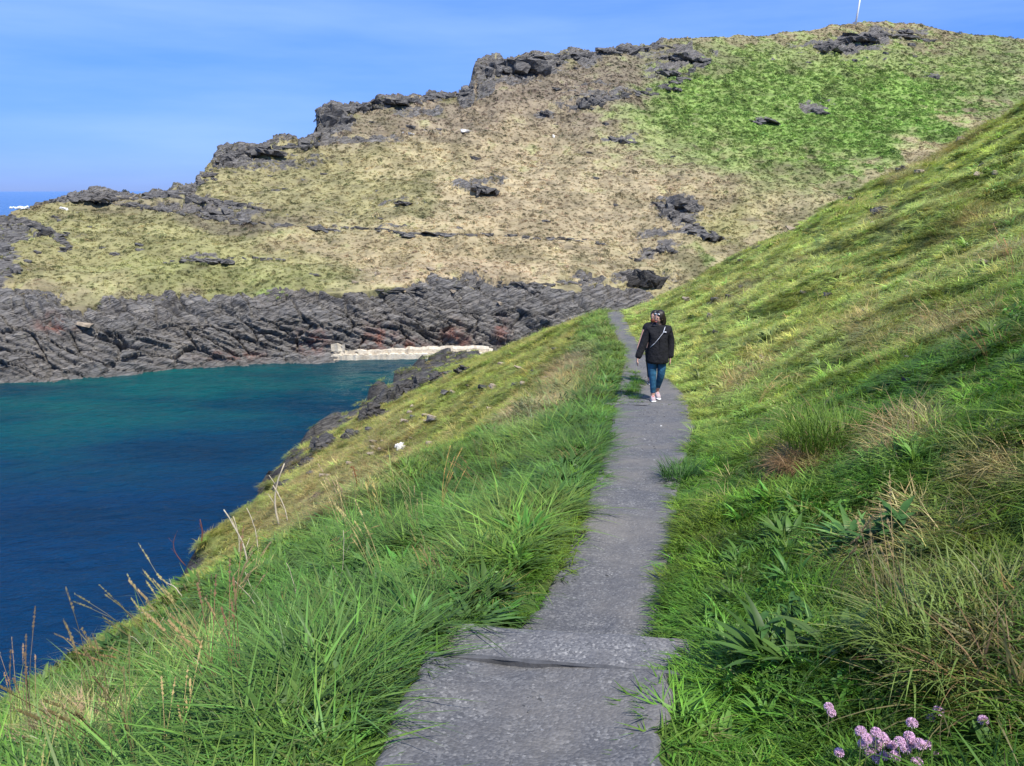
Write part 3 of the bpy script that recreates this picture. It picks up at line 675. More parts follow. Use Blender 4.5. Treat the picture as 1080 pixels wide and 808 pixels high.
for i in range(90):
    z_ = rs.choice([(350, 120, 120, 16), (600, 100, 90, 20), (640, 130, 80, 40), (250, 190, 90, 25), (90, 240, 90, 25), (900, 60, 70, 16), (500, 210, 160, 30), (720, 240, 40, 30), (30, 260, 40, 30), (620, 70, 80, 12), (450, 300, 140, 12), (300, 170, 60, 20)])
    a_, b_ = z_[0] + rs.uniform(-1, 1) * z_[2], z_[1] + rs.uniform(-1, 1) * z_[3]
    sk_ = np.interp(a_, [q[0] for q in SKY], [q[1] for q in SKY])
    if b_ < sk_ + 6 or a_ < 2: continue
    w_ = rs.uniform(4, 13)
    outcrop('stone', a_, b_, w_, w_ * rs.uniform(.3, .55), 600 + i, 'small grey stone scattered on the headland turf', 'stone', 'small stones scattered over the headland', n=rs.choice((1, 2, 3)), sink=.55)
def ledge(pl, th, label, seed, n):
    """a run of bedded slabs breaking out of the turf; every slab is a part"""
    r = random.Random(seed); pts = [far_pt(*q) for q in pl]; c0 = np.mean(pts, 0); seg = np.cumsum([0] + [float(np.linalg.norm(pts[k + 1] - pts[k])) for k in range(len(pts) - 1)])
    root = empty('rock_ledge', c0); tag(root, label, 'rock ledge', 'thin rock ledges crossing the headland')
    for k in range(n):
        t = r.random() * seg[-1]; a_ = np.interp(t, seg, [q[0] for q in pl]); b_ = np.interp(t, seg, [q[1] for q in pl]) + r.gauss(0, .8); p = far_pt(a_, b_) - c0; u = p[1] + c0[1]
        sc_ = u / FPX; L_ = r.uniform(2.5, 9) * sc_; H_ = th * r.uniform(.4, 1.1) * sc_
        bm = bmesh.new(); Rm = Matrix.Rotation(r.uniform(-.05, .2), 4, 'Y')
        b = [bm.verts.new(Rm @ Vector((r.uniform(-1, 1) * L_, r.uniform(-.7, .5) * L_ * .7, r.uniform(-.8, .55) * H_))) for _ in range(14)]; g = bmesh.ops.convex_hull(bm, input=b)
        bmesh.ops.delete(bm, geom=[e for e in set(g['geom_interior'] + g['geom_unused']) if isinstance(e, bmesh.types.BMVert)], context='VERTS')
        me = bpy.data.meshes.new('slab'); bm.to_mesh(me); bm.free(); me.materials.append(M['crag']); o = obj('slab', me, root); o.location = p
ledge([(130, 213), (185, 222), (240, 231), (290, 236), (340, 238)], 4.5, 'long dark ledge running down from the left skyline', 901, 60)
ledge([(340, 238), (400, 240), (440, 245), (520, 246), (600, 250), (640, 256)], 3.2, 'thin ledge following the old path line across the tan slope', 902, 70)
ledge([(165, 203), (205, 208), (240, 212), (285, 220)], 6, 'thick ledge of dark slate just under the left skyline', 903, 45)
ledge([(165, 273), (200, 274), (250, 270), (295, 272)], 3.5, 'low ledge crossing the yellow turf above the cliff', 904, 26)
ledge([(215, 192), (232, 166), (250, 159), (300, 153), (333, 152)], 6, 'crumbling rim of rock along the lower left skyline', 905, 60)
ledge([(345, 116), (395, 110), (440, 104), (498, 96)], 5, 'broken rim of rock along the middle skyline', 906, 60)
ledge([(506, 68), (560, 61), (600, 58), (650, 53), (705, 47)], 5, 'dark rim of rock along the upper skyline', 907, 75)
ledge([(600, 112), (640, 103), (680, 96), (715, 84), (745, 62)], 5, 'stony rib climbing along the left edge of the bracken', 908, 55)
ledge([(40, 212), (62, 209), (100, 206), (150, 207), (205, 200)], 5.5, 'jagged rim of dark rock beside the open sea', 909, 70)
ledge([(5, 225), (30, 232), (60, 246), (75, 262)], 6, 'steep dark rib falling from the far left tip', 910, 40)
ledge([(690, 212), (705, 222), (735, 236), (752, 252)], 6, 'slate rib running down beside the gully', 911, 36)
ledge([(860, 48), (900, 40), (940, 34), (985, 42)], 4.5, 'scattered rim of stones around the summit', 912, 45)
ledge([(395, 306), (450, 303), (520, 300), (580, 298), (640, 292)], 4, 'pale broken lip at the top of the sea cliff', 913, 50)
# near shore rocks, below the bank
SH = [(345, 470, 40, 16, 'dark broken rock shelf at the water below the bank'), (392, 440, 34, 24, 'black jagged rock standing at the water halfway along the bank'), (412, 424, 36, 22, 'large grey-black shore rock next to the jagged one'), (440, 410, 40, 20, 'dark rock pile on the shore below the upper bank'), (470, 399, 34, 12, 'low dark rocks at the far end of the shore'),
      (372, 462, 26, 12, 'small black rocks beside the broken shelf'), (325, 492, 22, 12, 'dark rock at the foot of the stalky bank'), (300, 514, 24, 12, 'nearest dark rock at the waterline beyond the grass'), (492, 392, 26, 8, 'furthest flat rocks near the quay wall')]
for i, (px_, r_, w_, h_, lab) in enumerate(SH):
    outcrop('shore_rock', px_, r_, w_, h_ * 1.2, 300 + i, lab, 'rock', 'dark rocks along the near shore', n=12, m='shore', near=True, tilt=.45, sink=.6, flat=.5)
NR = [(424, 474, 16, 9, 'white_boulder', 'white_rock', 'white quartz boulder on the lit bank below the verge', 4), (410, 484, 8, 5, 'rock', 'shore', 'small dark stone under the white quartz boulder', 2), (514, 412, 26, 6, 'rock', 'shore', 'long dark stone lying on the lit bank', 3), (545, 408, 14, 5, 'rock', 'crag', 'grey stone right of the long dark one', 3),
      (932, 226, 26, 10, 'rock', 'crag', 'grey weathered rock on the upper right bank', 5), (955, 182, 24, 9, 'rock', 'crag', 'pale rock higher on the right bank', 5), (1032, 110, 36, 14, 'rock', 'shore', 'black overhung rock on the crest of the right bank', 6),
      (755, 318, 10, 7, 'rock', 'shore', 'small dark rock just above the path bend', 3), (770, 316, 12, 7, 'rock', 'crag', 'small reddish grey rock beside the dark one above the bend', 3), (790, 262, 28, 7, 'rock', 'crag', 'low slate ribs where the right bank meets the gully', 5), (824, 352, 9, 5, 'rock', 'crag', 'pale stone in the grass right of the walkers', 2),
      (66, 676, 16, 8, 'rock', 'crag', 'grey boulder at the foot of the bank left by the water', 3), (30, 690, 30, 9, 'rock', 'scree', 'tan boulder at the left edge by the water', 3)]
for i, (px_, r_, w_, h_, nm, mm, lab, nn) in enumerate(NR):
    outcrop(nm, px_, r_, w_, h_, 400 + i, lab, 'boulder' if 'boulder' in lab else 'rock', n=nn, m=mm, near=True, sink=.3, flat=.5)

for i in range(46):
    t_ = rs.random(); a_ = 300 + 300 * t_ + rs.gauss(0, 14); b_ = 520 - 160 * t_ + rs.gauss(0, 12) + 4
    w_ = rs.uniform(4, 13)
    p = ground_hit(a_, b_)
    if float(xl(p[1])) - p[0] < float(np.interp(p[1], W_Y, W_V)) * 1.1 or p[2] < -15.5: continue
    outcrop('bank_stone', a_, b_, w_, w_ * .45, 800 + i, 'small pale stone lying on the sunlit bank above the water', 'stone', 'pale stones on the sunlit bank', n=1, m=rs.choice(('scree', 'crag', 'scree')), near=True, sink=-.25)
for i in range(34):
    a_ = rs.uniform(720, 1070); b_ = rs.uniform(150, 420); p = ground_hit(a_, b_)
    if p[1] > 40 or p[0] - float(xr(p[1])) < 1.5: continue
    w_ = rs.uniform(6, 14)
    outcrop('bank_stone', a_, b_, w_, w_ * .45, 860 + i, 'small grey stone half buried in the right bank', 'stone', 'grey stones in the right bank', n=1, m=rs.choice(('crag', 'scree')), near=True, sink=-.15)
# ---------------------------------------------------------------- quay wall
def quay():
    m, n = mat('lime-washed quay stone')
    p = n.pos(); c = n.mix(n.ramp(n.noise(p, 1.2, 5, .7), [(.35, 0.0), (.65, 1.0)]), (.50, .42, .31), (.78, .70, .55))
    br = n.n('ShaderNodeTexBrick'); br.inputs['Scale'].default_value = 1.4; n.l(n.mapping(p, rot=(math.radians(90), 0, 0)), br.inputs['Vector']); br.inputs['Color1'].default_value = (1, 1, 1, 1); br.inputs['Color2'].default_value = (.8, .8, .8, 1); br.inputs['Mortar'].default_value = (.55, .5, .45, 1); br.inputs['Mortar Size'].default_value = .02
    c = n.mix(.7, c, br.outputs[0], 'MULTIPLY'); n.out(n.pbr(c, .9, n.bump(n.noise(p, 3, 4, .6), .5, .06), .2))
    a, b = pt(349, 377.5, SEA / float(row2k(380))), pt(521, 375, SEA / float(row2k(377.5)))
    root = empty('quay_wall', (a[0], a[1], SEA)); tag(root, 'low pale stone quay wall at the foot of the sea cliff', 'quay wall')
    dv = Vector((b[0] - a[0], b[1] - a[1], 0)); L = dv.length; dv.normalize(); root.rotation_euler = (0, 0, math.atan2(dv.y, dv.x))
    def box(mb, x0, x1, y0, y1, z0, z1, nx=40, rough=.06, sd=1):
        r = random.Random(sd); prof = [(y0, z0), (y0, z1), (y1, z1), (y1, z0)]; vs = []; fs = []
        for i in range(nx + 1):
            x = x0 + (x1 - x0) * i / nx; dz = r.uniform(-rough, rough); dy = r.uniform(-rough, rough)
            for (y, z) in prof: vs.append((x, y + dy, z + (dz if z == z1 else 0)))
        for i in range(nx):
            for k in range(4): fs.append((i * 4 + k, i * 4 + (k + 1) % 4, i * 4 + 4 + (k + 1) % 4, i * 4 + 4 + k))
        fs += [(3, 2, 1, 0), tuple(nx * 4 + k for k in range(4))]; mb.add(vs, fs)
    f = MB(); box(f, 0, L, 0, 2.6, -1.0, .55, 60, .08, 1); f.build('wall_face', m, root, False)
    f = MB(); box(f, .15, L - .5, .5, 2.2, .53, .95, 46, .1, 2); f.build('parapet', m, root, False)
    f = MB(); box(f, .0, 1.5, .4, 2.4, .9, 1.75, 4, .18, 3); f.build('end_block', m, root, False)
quay()
# white water at the left tip and a marker pole on the summit
def foam():
    m = simple('sea foam', (.85, .87, .88), .7, .2, 3, .08, .1)
    p = pt(20, 213.5, 150); mb = MB(); r = random.Random(3)
    bm = bmesh.new()
    for i in range(16):
        c = Vector((r.gauss(0, 1.0), r.gauss(0, .8), abs(r.gauss(0, .35)) - .2)); s = r.uniform(.25, .6)
        g = bmesh.ops.create_icosphere(bm, subdivisions=2, radius=s)
        for v in g['verts']: v.co = v.co * r.uniform(.8, 1.25) + c
    me = bpy.data.meshes.new('foam'); bm.to_mesh(me); bm.free(); me.materials.append(m)
    return me
wb = foam(); p = pt(20, 215.5, 119); q = far_pt(20, 219)
o = obj('white_boulder', wb); o.location = (q[0], q[1], q[2] + .25); o.scale = (.5, .4, .35); tag(o, 'white-topped heap of stones on the far left tip against open sea', 'boulder')
mp = simple('white painted pole', (.8, .8, .78), .5)
b = far_pt(904, 26); root = empty('flagpole', (b[0], b[1] + 2, b[2] - .5)); tag(root, 'thin white pole leaning slightly on the summit', 'pole')
f = MB(); f.tube([(0, 0, 0), (.45, 0, 6), (1.0, 0, 12.5)], [.34, .3, .24], 8); f.build('shaft', mp, root)
f = MB(); f.tube([(0, 0, -.3), (0, 0, .55)], [.42, .34], 8); f.build('base', mp, root)
f = MB(); f.tube([(1.0, 0, 12.4), (1.03, 0, 12.7)], [.26, .12], 8); f.build('cap', mp, root)

# ---------------------------------------------------------------- vegetation prototypes (never linked on their own; scattered below)
def blade(mb, r, base, az, h, w, lean, curve, seg=4, c=None, fold=0):
    pts = []; ws = []
    dirv = Vector((math.cos(az), math.sin(az), 0)); side = Vector((-math.sin(az), math.cos(az), 0))
    side = (side + dirv * r.uniform(-.8, .8)).normalized()
    p = Vector(base); ang = lean
    for i in range(seg + 1):
        t = i / seg; pts.append(p.copy()); ws.append(w * .5 * (1 - t ** 1.8) * (.75 + .5 * min(1, t * 4)) + w * .03)
        p = p + (Vector((0, 0, 1)) * math.cos(ang) + dirv * math.sin(ang)) * (h / seg); ang += curve / seg
    mb.ribbon(pts, ws, side, r.random() if c is None else c, fold)
def tuft(seed, n, h, w, rad, lean, curve, seg=4, comb=0.0):
    r = random.Random(seed); mb = MB()
    for i in range(n):
        a = r.uniform(0, 6.283); d = rad * math.sqrt(r.random())
        az = a + r.gauss(0, .7) if r.random() > comb else r.gauss(0, .5)
        blade(mb, r, (math.cos(a) * d, math.sin(a) * d, -.01), az, h * r.uniform(.45, 1.15), w * r.uniform(.6, 1.3), abs(r.gauss(lean, .25)), r.gauss(curve, .4), seg)
    return mb.mesh('tuft', M['leaf'])
def leafclump(seed, n, h, w, rad, m='leaf', flat=.5):
    """lance-shaped leaves on short stalks"""
    r = random.Random(seed); mb = MB()
    for i in range(n):
        a = r.uniform(0, 6.283); d = rad * math.sqrt(r.random()); az = a + r.gauss(0, .4); L = h * r.uniform(.5, 1.1)
        p = Vector((math.cos(a) * d * .4, math.sin(a) * d * .4, 0)); dr = Vector((math.cos(az), math.sin(az), 0)); side = Vector((-dr.y, dr.x, 0)); ang = r.uniform(.2, flat * 1.6)
        pts, ws = [], []; ww = w * r.uniform(.7, 1.2)
        for k in range(6):
            t = k / 5; pts.append(p.copy()); ws.append(ww * [.08, .55, .5, .42, .25, .02][k])
            p = p + (Vector((0, 0, 1)) * math.cos(ang) + dr * math.sin(ang)) * (L / 5); ang += r.uniform(.1, .35)
        mb.ribbon(pts, ws, side, r.random(), .35)
    return mb.mesh('leaf clump', M[m])
def bushlet(seed, n, rad, hgt, leaf, m='scrub'):
    """low cushion of small leaves through its volume"""
    r = random.Random(seed); mb = MB()
    for i in range(n):
        a = r.uniform(0, 6.283); u = r.random() ** .5; z = r.random() ** .8
        rr = rad * u * math.sqrt(max(.05, 1 - z * z)) * r.uniform(.7, 1.15); c = Vector((math.cos(a) * rr, math.sin(a) * rr, z * hgt * r.uniform(.7, 1.1)))
        nrm = Vector((r.gauss(0, 1), r.gauss(0, 1), r.gauss(.5, .8))).normalized(); t = nrm.orthogonal().normalized(); b = nrm.cross(t); s = leaf * r.uniform(.6, 1.4); th = r.uniform(0, 6.28)
        e1 = (t * math.cos(th) + b * math.sin(th)) * s; e2 = (b * math.cos(th) - t * math.sin(th)) * s * .55
        mb.add([c - e1, c - e2, c + e1, c + e2], [(0, 1, 2, 3)], r.random())
    return mb.mesh('bushlet', M[m])
P_SHORT = [tuft(1, 60, .10, .0042, .07, .55, .9), tuft(2, 60, .12, .004, .08, .7, 1.1), tuft(3, 50, .085, .0045, .07, .9, .6), tuft(4, 60, .13, .0038, .07, .5, 1.3, comb=.6)]
P_LONG = [tuft(11, 42, .34, .006, .06, .22, .9, 6), tuft(12, 38, .42, .0055, .07, .3, 1.2, 6), tuft(13, 46, .28, .0065, .08, .35, .7, 5), tuft(14, 36, .36, .005, .06, .45, 1.5, 6, comb=.6)]
P_DRY = [tuft(21, 46, .16, .0032, .09, .9, 1.2, 4), tuft(22, 40, .26, .003, .07, .5, 1.4, 5), tuft(23, 60, .10, .0032, .1, 1.2, .5, 3)]
P_LEAF = [leafclump(31, 20, .13, .017, .05), leafclump(32, 26, .11, .016, .07), leafclump(33, 18, .17, .016, .05, flat=.3), leafclump(34, 30, .07, .018, .08, flat=.9)]
P_FINE = [bushlet(41, 90, .09, .06, .011, 'leaf'), bushlet(42, 110, .12, .09, .012, 'leaf')]
P_SCRUB = [bushlet(51, 70, .5, .28, .085), bushlet(52, 60, .45, .2, .09), bushlet(53, 80, .55, .35, .08)]
P_SEED = []
for sd in (61, 62):     # flowering grass stems with a feathery head
    r = random.Random(sd); mb = MB()
    for i in range(7):
        a = r.uniform(0, 6.28); az = r.uniform(-.6, .6); h = r.uniform(.35, .6); p = Vector((math.cos(a) * .05, math.sin(a) * .05, 0)); q = []; ang = r.uniform(.05, .35)
        for k in range(7):
            q.append(p.copy()); p = p + (Vector((0, 0, 1)) * math.cos(ang) + Vector((math.cos(az), math.sin(az), 0)) * math.sin(ang)) * h / 6; ang += r.uniform(.02, .14)
        mb.tube(q, [.0013] * 6 + [.0008], 3, .6, False)
        for k in range(14):
            t = k / 14; c = q[-1] * t + q[-2] * (1 - t); s = .006; n_ = Vector((r.gauss(0, 1), r.gauss(0, 1), r.gauss(0, 1))).normalized() * s
            mb.add([c, c + n_ + Vector((0, 0, .006)), c + Vector((0, 0, .014)), c - n_ + Vector((0, 0, .006))], [(0, 1, 2, 3)], .9)
    P_SEED.append(mb.mesh('seed head', M['leaf']))

def euler_from(up, yaw):
    up = up / np.linalg.norm(up, axis=1, keepdims=True)
    f = np.stack([np.cos(yaw), np.sin(yaw), np.zeros(len(yaw))], 1)
    xx = f - up * np.sum(f * up, 1, keepdims=True); xx /= np.linalg.norm(xx, axis=1, keepdims=True); yy = np.cross(up, xx)
    # matrix columns xx,yy,up ; XYZ euler
    return np.stack([np.arctan2(yy[:, 2], up[:, 2]), np.arcsin(np.clip(-xx[:, 2], -1, 1)), np.arctan2(xx[:, 1], xx[:, 0])], 1)
def scatter(name, protos, P, rot, scl, idx, tint, label, cat):
    n = len(P); me = bpy.data.meshes.new(name); me.vertices.add(n); me.vertices.foreach_set('co', np.asarray(P, np.float32).ravel())
    for nm, v in (('rot', rot), ('scl', scl)):
        a = me.attributes.new(nm, 'FLOAT_VECTOR', 'POINT'); a.data.foreach_set('vector', np.asarray(v, np.float32).ravel())
    a = me.attributes.new('idx', 'INT', 'POINT'); a.data.foreach_set('value', np.asarray(idx, np.int32))
    c = np.ones((n, 4), np.float32); c[:, :3] = tint
    a = me.attributes.new('tint', 'FLOAT_COLOR', 'POINT'); a.data.foreach_set('color', c.ravel())
    o = obj(name, me); tag(o, label, cat, kind='stuff')
    pc = bpy.data.collections.new(name + ' plants')
    for i, pm in enumerate(protos):
        pc.objects.link(bpy.data.objects.new('%s_plant_%02d' % (name, i), pm))
    g = bpy.data.node_groups.new(name, 'GeometryNodeTree')
    g.interface.new_socket('Geometry', in_out='INPUT', socket_type='NodeSocketGeometry'); g.interface.new_socket('Geometry', in_out='OUTPUT', socket_type='NodeSocketGeometry')
    N = g.nodes.new; gi = N('NodeGroupInput'); go = N('NodeGroupOutput'); ip = N('GeometryNodeInstanceOnPoints'); ci = N('GeometryNodeCollectionInfo')
    ci.inputs['Collection'].default_value = pc; ci.inputs['Separate Children'].default_value = True; ci.inputs['Reset Children'].default_value = True
    def na(nm, t): q = N('GeometryNodeInputNamedAttribute'); q.data_type = t; q.inputs['Name'].default_value = nm; return q.outputs['Attribute']
    L = g.links.new
    m2p = N('GeometryNodeMeshToPoints'); L(gi.outputs[0], m2p.inputs['Mesh'])
    L(m2p.outputs[0], ip.inputs['Points']); L(ci.outputs[0], ip.inputs['Instance']); ip.inputs['Pick Instance'].default_value = True
    L(na('idx', 'INT'), ip.inputs['Instance Index']); e = N('FunctionNodeEulerToRotation'); L(na('rot', 'FLOAT_VECTOR'), e.inputs[0]); L(e.outputs[0], ip.inputs['Rotation']); L(na('scl', 'FLOAT_VECTOR'), ip.inputs['Scale'])
    L(ip.outputs[0], go.inputs[0])
    md = o.modifiers.new('scatter', 'NODES'); md.node_group = g
    return o
def sample(bands, th0=-46, th1=46):
    out = []
    for r0, r1, den, sc in bands:
        area = math.radians(th1 - th0) / 2 * (r1 * r1 - r0 * r0); n = int(area * den)
        rr = np.sqrt(RNG.uniform(r0 * r0, r1 * r1, n)); th = np.radians(RNG.uniform(th0, th1, n))
        out.append(np.stack([rr * np.sin(th), rr * np.cos(th), np.full(n, sc) * (rr / r0) ** .35], 1))
    a = np.concatenate(out); return a[:, 0], a[:, 1], a[:, 2]
def grad_n(x, y):
    e = .08; zx = (zbase(x + e, y) - zbase(x - e, y)) / (2 * e); zy = (zbase(x, y + e) - zbase(x, y - e)) / (2 * e)
    n = np.stack([-zx, -zy, np.ones(len(x))], 1); return n / np.linalg.norm(n, axis=1, keepdims=True)
STRIP = lambda x, Y: (Y > 13.2) & (Y < 19.0) & (np.abs(x - (xl(Y) + .28 + .05 * np.sin(Y * 2))) < .12 * np.minimum(1, (Y - 13.2) / 1.5) * np.minimum(1, np.maximum(19.0 - Y, 0) / 2))
def place(kind, bands, protos, prob, label, cat, name, hs=1.0, tintf=None, lean=.3, upmix=.35, th=(-46, 46), clip=None, bright=1.0):
    x, y, sc = sample(bands, *th)
    L, R = xl(y), xr(y); d = L - x; e = x - R; w = np.interp(y, W_Y, W_V)
    z = znear(x, y)
    keep = (z > -16.0) & ~((d < 0.0) & (e < 0.0) & ~STRIP(x, y)) & (y > -1) & (y < 92)
    px, row = proj(x, y, z)
    keep &= (px > -160) & (px < 1240) & (row < 1000)
    pr = prob(x, y, z, d, e, w, px, row); keep &= RNG.random(len(x)) < pr
    keep &= RNG.random(len(x)) > .85 * sstep(.4, .6, near_rock(x, y, z))
    x, y, z, sc, d, e, px, row = [a[keep] for a in (x, y, z, sc, d, e, px, row)]
    n = len(x); nr = grad_n(x, y)
    dn = np.stack([nr[:, 0], nr[:, 1], np.zeros(n)], 1)
    up = nr * upmix + np.array([0, 0, 1]) * (1 - upmix) + dn * lean + RNG.normal(0, .16, (n, 3))
    up[:, 2] = np.abs(up[:, 2])
    yaw = np.where(RNG.random(n) < .5, RNG.uniform(0, 6.283, n), np.arctan2(dn[:, 1], dn[:, 0]) + RNG.normal(0, .6, n))
    keep2 = (e > .03 + .05 * (sc - 1)) | (d > .03 + .05 * (sc - 1)) | ((d < 0) & (e < 0))
    near = keep2 * np.clip(np.minimum(np.where(d > 0, d, 9), np.where(e > 0, e, 9)) / .5, 0, 1); strip = (d < 0) & (e < 0)
    s = RNG.uniform(.7, 1.3, n); hfac = hs * (.5 + .5 * near) * (1 + .0 * near)
    fl = np.clip(blob(px, row, (940, 800, 75, 45)) * 1.3, 0, .75); hfac = hfac * (1 - fl)
    hfac = np.where(strip, .6, hfac)
    patchy = 1 + .45 * fbm(x * .9, y * .9, 0, 3, 171)
    S = np.stack([s * sc * keep2, s * sc * keep2, s * sc ** .55 * hfac * patchy], 1)
    S[strip] *= np.array([.6, .6, .8])
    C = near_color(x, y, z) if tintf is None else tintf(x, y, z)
    C = C * (1 + .36 * fbm(x * 2.2, y * 1.6, 0, 4, 177) + .14 * fbm(x * .5, y * .35, 0, 3, 178))[:, None]
    C = C * RNG.uniform(.65, 1.35, (n, 1)) * (1 + RNG.normal(0, .09, (n, 3))) * bright * 1.35 * np.array((1.06, 1, .85))
    z = np.where(strip, zpath(x, y), z)
    P = np.stack([x, y, z - .01], 1)
    print(name, n)
    return scatter(name, protos, P, euler_from(up, yaw), S, RNG.integers(0, len(protos), n), np.clip(C, .005, .8), label, cat)
B1 = [(.9, 3, 620, 1.0), (3, 6, 330, 1.2), (6, 12, 150, 1.55), (12, 25, 62, 2.2), (25, 50, 26, 3.2), (50, 92, 12, 4.2)]
def p_right(x, y, z, d, e, w, px, row): return np.where((e > 0) | ((d < 0) & (e < 0)), 1.0, 0.0)
def p_leftshort(x, y, z, d, e, w, px, row): return np.where(d > 0, np.where(d < w, .5, .9), 0.0)
place('r', B1, P_SHORT, p_right, 'short green grass covering the bank above the path', 'grass', 'bank_grass', .56, lean=.5)
place('l', B1, P_SHORT, p_leftshort, 'short yellow-green turf on the bank below the path', 'grass', 'turf', .7, lean=.3)
def p_longL(x, y, z, d, e, w, px, row): return np.where(d > .15, np.clip(1.0 - sstep(w * .45, w * .95, d) * .97, 0, 1) * np.where(y > 16, .6, 1) * (.35 + .65 * sstep(-.4, .3, fbm(x * .8, y * .8, 0, 3, 181))), 0.0)
B2 = [(.9, 3, 230, 1.0), (3, 6, 150, 1.05), (6, 12, 80, 1.25), (12, 25, 26, 1.6), (25, 45, 9, 2.0)]
place('long', B2, P_LONG, p_longL, 'long lush grass on the verge left of the path', 'grass', 'verge_grass', .42, lean=-.05, upmix=.1,
      tintf=lambda x, y, z: near_color(x, y, z) * .62 + .36 * np.array((.09, .165, .065)))
def p_longR(x, y, z, d, e, w, px, row): return np.where(e > .3, sstep(.05, .5, fbm(x * .7 + 5, y * .7, 0, 3, 191)) * .28 + .02, 0.0)
place('longR', [(.9, 3, 120, 1.0), (3, 6, 70, 1.0), (6, 12, 30, 1.2), (12, 30, 8, 1.5)], P_LONG, p_longR, 'longer bent grass tussocks on the bank above the path', 'grass', 'tussock_grass', .32, lean=.7, upmix=.5)
def straw(x, y, z): return near_color(x, y, z) * .35 + .65 * np.array((.34, .27, .14))
def p_dry(x, y, z, d, e, w, px, row):
    b = sum(blob(px, row, q) * (1.2 if q[5] is STRAW or q[5] is BROWN or q[5] is PINK else 0) for q in NEAR_PATCH)
    return np.clip(b * .75 + .03 + .05 * sstep(10, 30, y), 0, 1) * ((d > .1) | (e > .1))
place('dry', [(.9, 3, 500, 1.0), (3, 6, 260, 1.1), (6, 12, 110, 1.4), (12, 25, 40, 2.0), (25, 50, 16, 3.0)], P_DRY, p_dry, 'dry straw-coloured grass in patches on both banks', 'grass', 'dry_grass', .7, tintf=straw, lean=.4)
def p_leaf(x, y, z, d, e, w, px, row):
    nz = sstep(.0, .5, fbm(x * 1.1 + 3, y * 1.1, 0, 3, 201)); return np.where(d > .1, (.25 + nz * .75) * (d < w * 1.1), np.where(e > .2, nz * .16 + .10 * sstep(8, 14, y), 0))
place('leaf', [(.9, 3, 260, .9), (3, 6, 150, 1.0), (6, 12, 70, 1.2), (12, 25, 22, 1.9), (25, 45, 8, 2.6)], P_FINE * 1 + P_LEAF, p_leaf, 'broad-leaved weeds growing among the grass', 'weeds', 'leafy_weeds', .9,
      tintf=lambda x, y, z: near_color(x, y, z) * .5 + .5 * np.array((.06, .14, .035)), lean=.1, upmix=.3)
P_LANCE = [leafclump(35, 30, .24, .024, .07, flat=.45), leafclump(36, 26, .20, .030, .08, flat=.55), leafclump(37, 36, .17, .02, .1, flat=.7)]
def p_lance(x, y, z, d, e, w, px, row):
    b = np.clip(sum(blob(px, row, q) for q in [(440, 610, 80, 60), (380, 650, 60, 50), (560, 520, 50, 50), (600, 430, 30, 50), (330, 745, 50, 30), (500, 640, 30, 30), (250, 640, 60, 40)]), 0, 1)
    return np.where((d > .12) & (d < w), b * .9 + .10 * sstep(-.1, .4, fbm(x * 1.3, y * 1.3, 0, 3, 211)), np.where(e > .3, sum(blob(px, row, q) for q in [(815, 690, 35, 22), (920, 575, 60, 20), (900, 640, 40, 14), (760, 650, 30, 18)]) * .35, 0))
place('lance', [(.9, 3, 110, .8), (3, 6, 70, 1.0), (6, 12, 34, 1.3), (12, 24, 10, 1.6)], P_LANCE, p_lance, 'lance-leaved weeds crowding the verge between the grass', 'weeds', 'verge_weeds', .72,
      tintf=lambda x, y, z: near_color(x, y, z) * .3 + .7 * np.array((.06, .125, .04)), lean=.0, upmix=.2)
def seam():
    n = 420; k = RNG.integers(0, 3, n); u = RNG.random(n) ** .8; u = np.where(RNG.random(n) < .5, 1 - .35 * u * u, u)
    x = np.where(k < 2, -.3 + 1.05 * u, 1.6 + 1.9 * u); y = np.select([k == 0, k == 1], [2.83 - .2 * x, 3.25 - .2 * x], 12.95 - .1 * x) + RNG.normal(0, .012, n)
    z = np.select([k == 0, k == 1], [-1.95, -2.03 + 0 * x], zp(12.9) + .06) - .01; sc = np.where(k == 2, .5, RNG.uniform(.14, .4, n))
    scatter('seam_moss', P_FINE + P_SHORT[:1], np.stack([x, y, z], 1), euler_from(np.array([0, 0, 1.]) + RNG.normal(0, .25, (n, 3)), RNG.uniform(0, 6.28, n)), np.stack([sc, sc, sc * .8], 1), RNG.integers(0, 3, n), np.outer(RNG.uniform(.7, 1.4, n), (.11, .17, .04)), 'moss and small weeds growing in the seams of the steps', 'moss')
seam()
def p_seed(x, y, z, d, e, w, px, row): return np.where(d > .5, .2 * (d < w * .75), np.where(e > .5, .03, 0))
place('seed', [(1.2, 4, 22, .8), (4, 9, 9, 1.0), (9, 20, 3, 1.2)], P_SEED, p_seed, 'thin flowering grass stems standing above the verge', 'grass', 'seeding_grass', .9, tintf=lambda x, y, z: np.tile(np.array((.30, .25, .13)), (len(x), 1)), lean=.0, upmix=0)

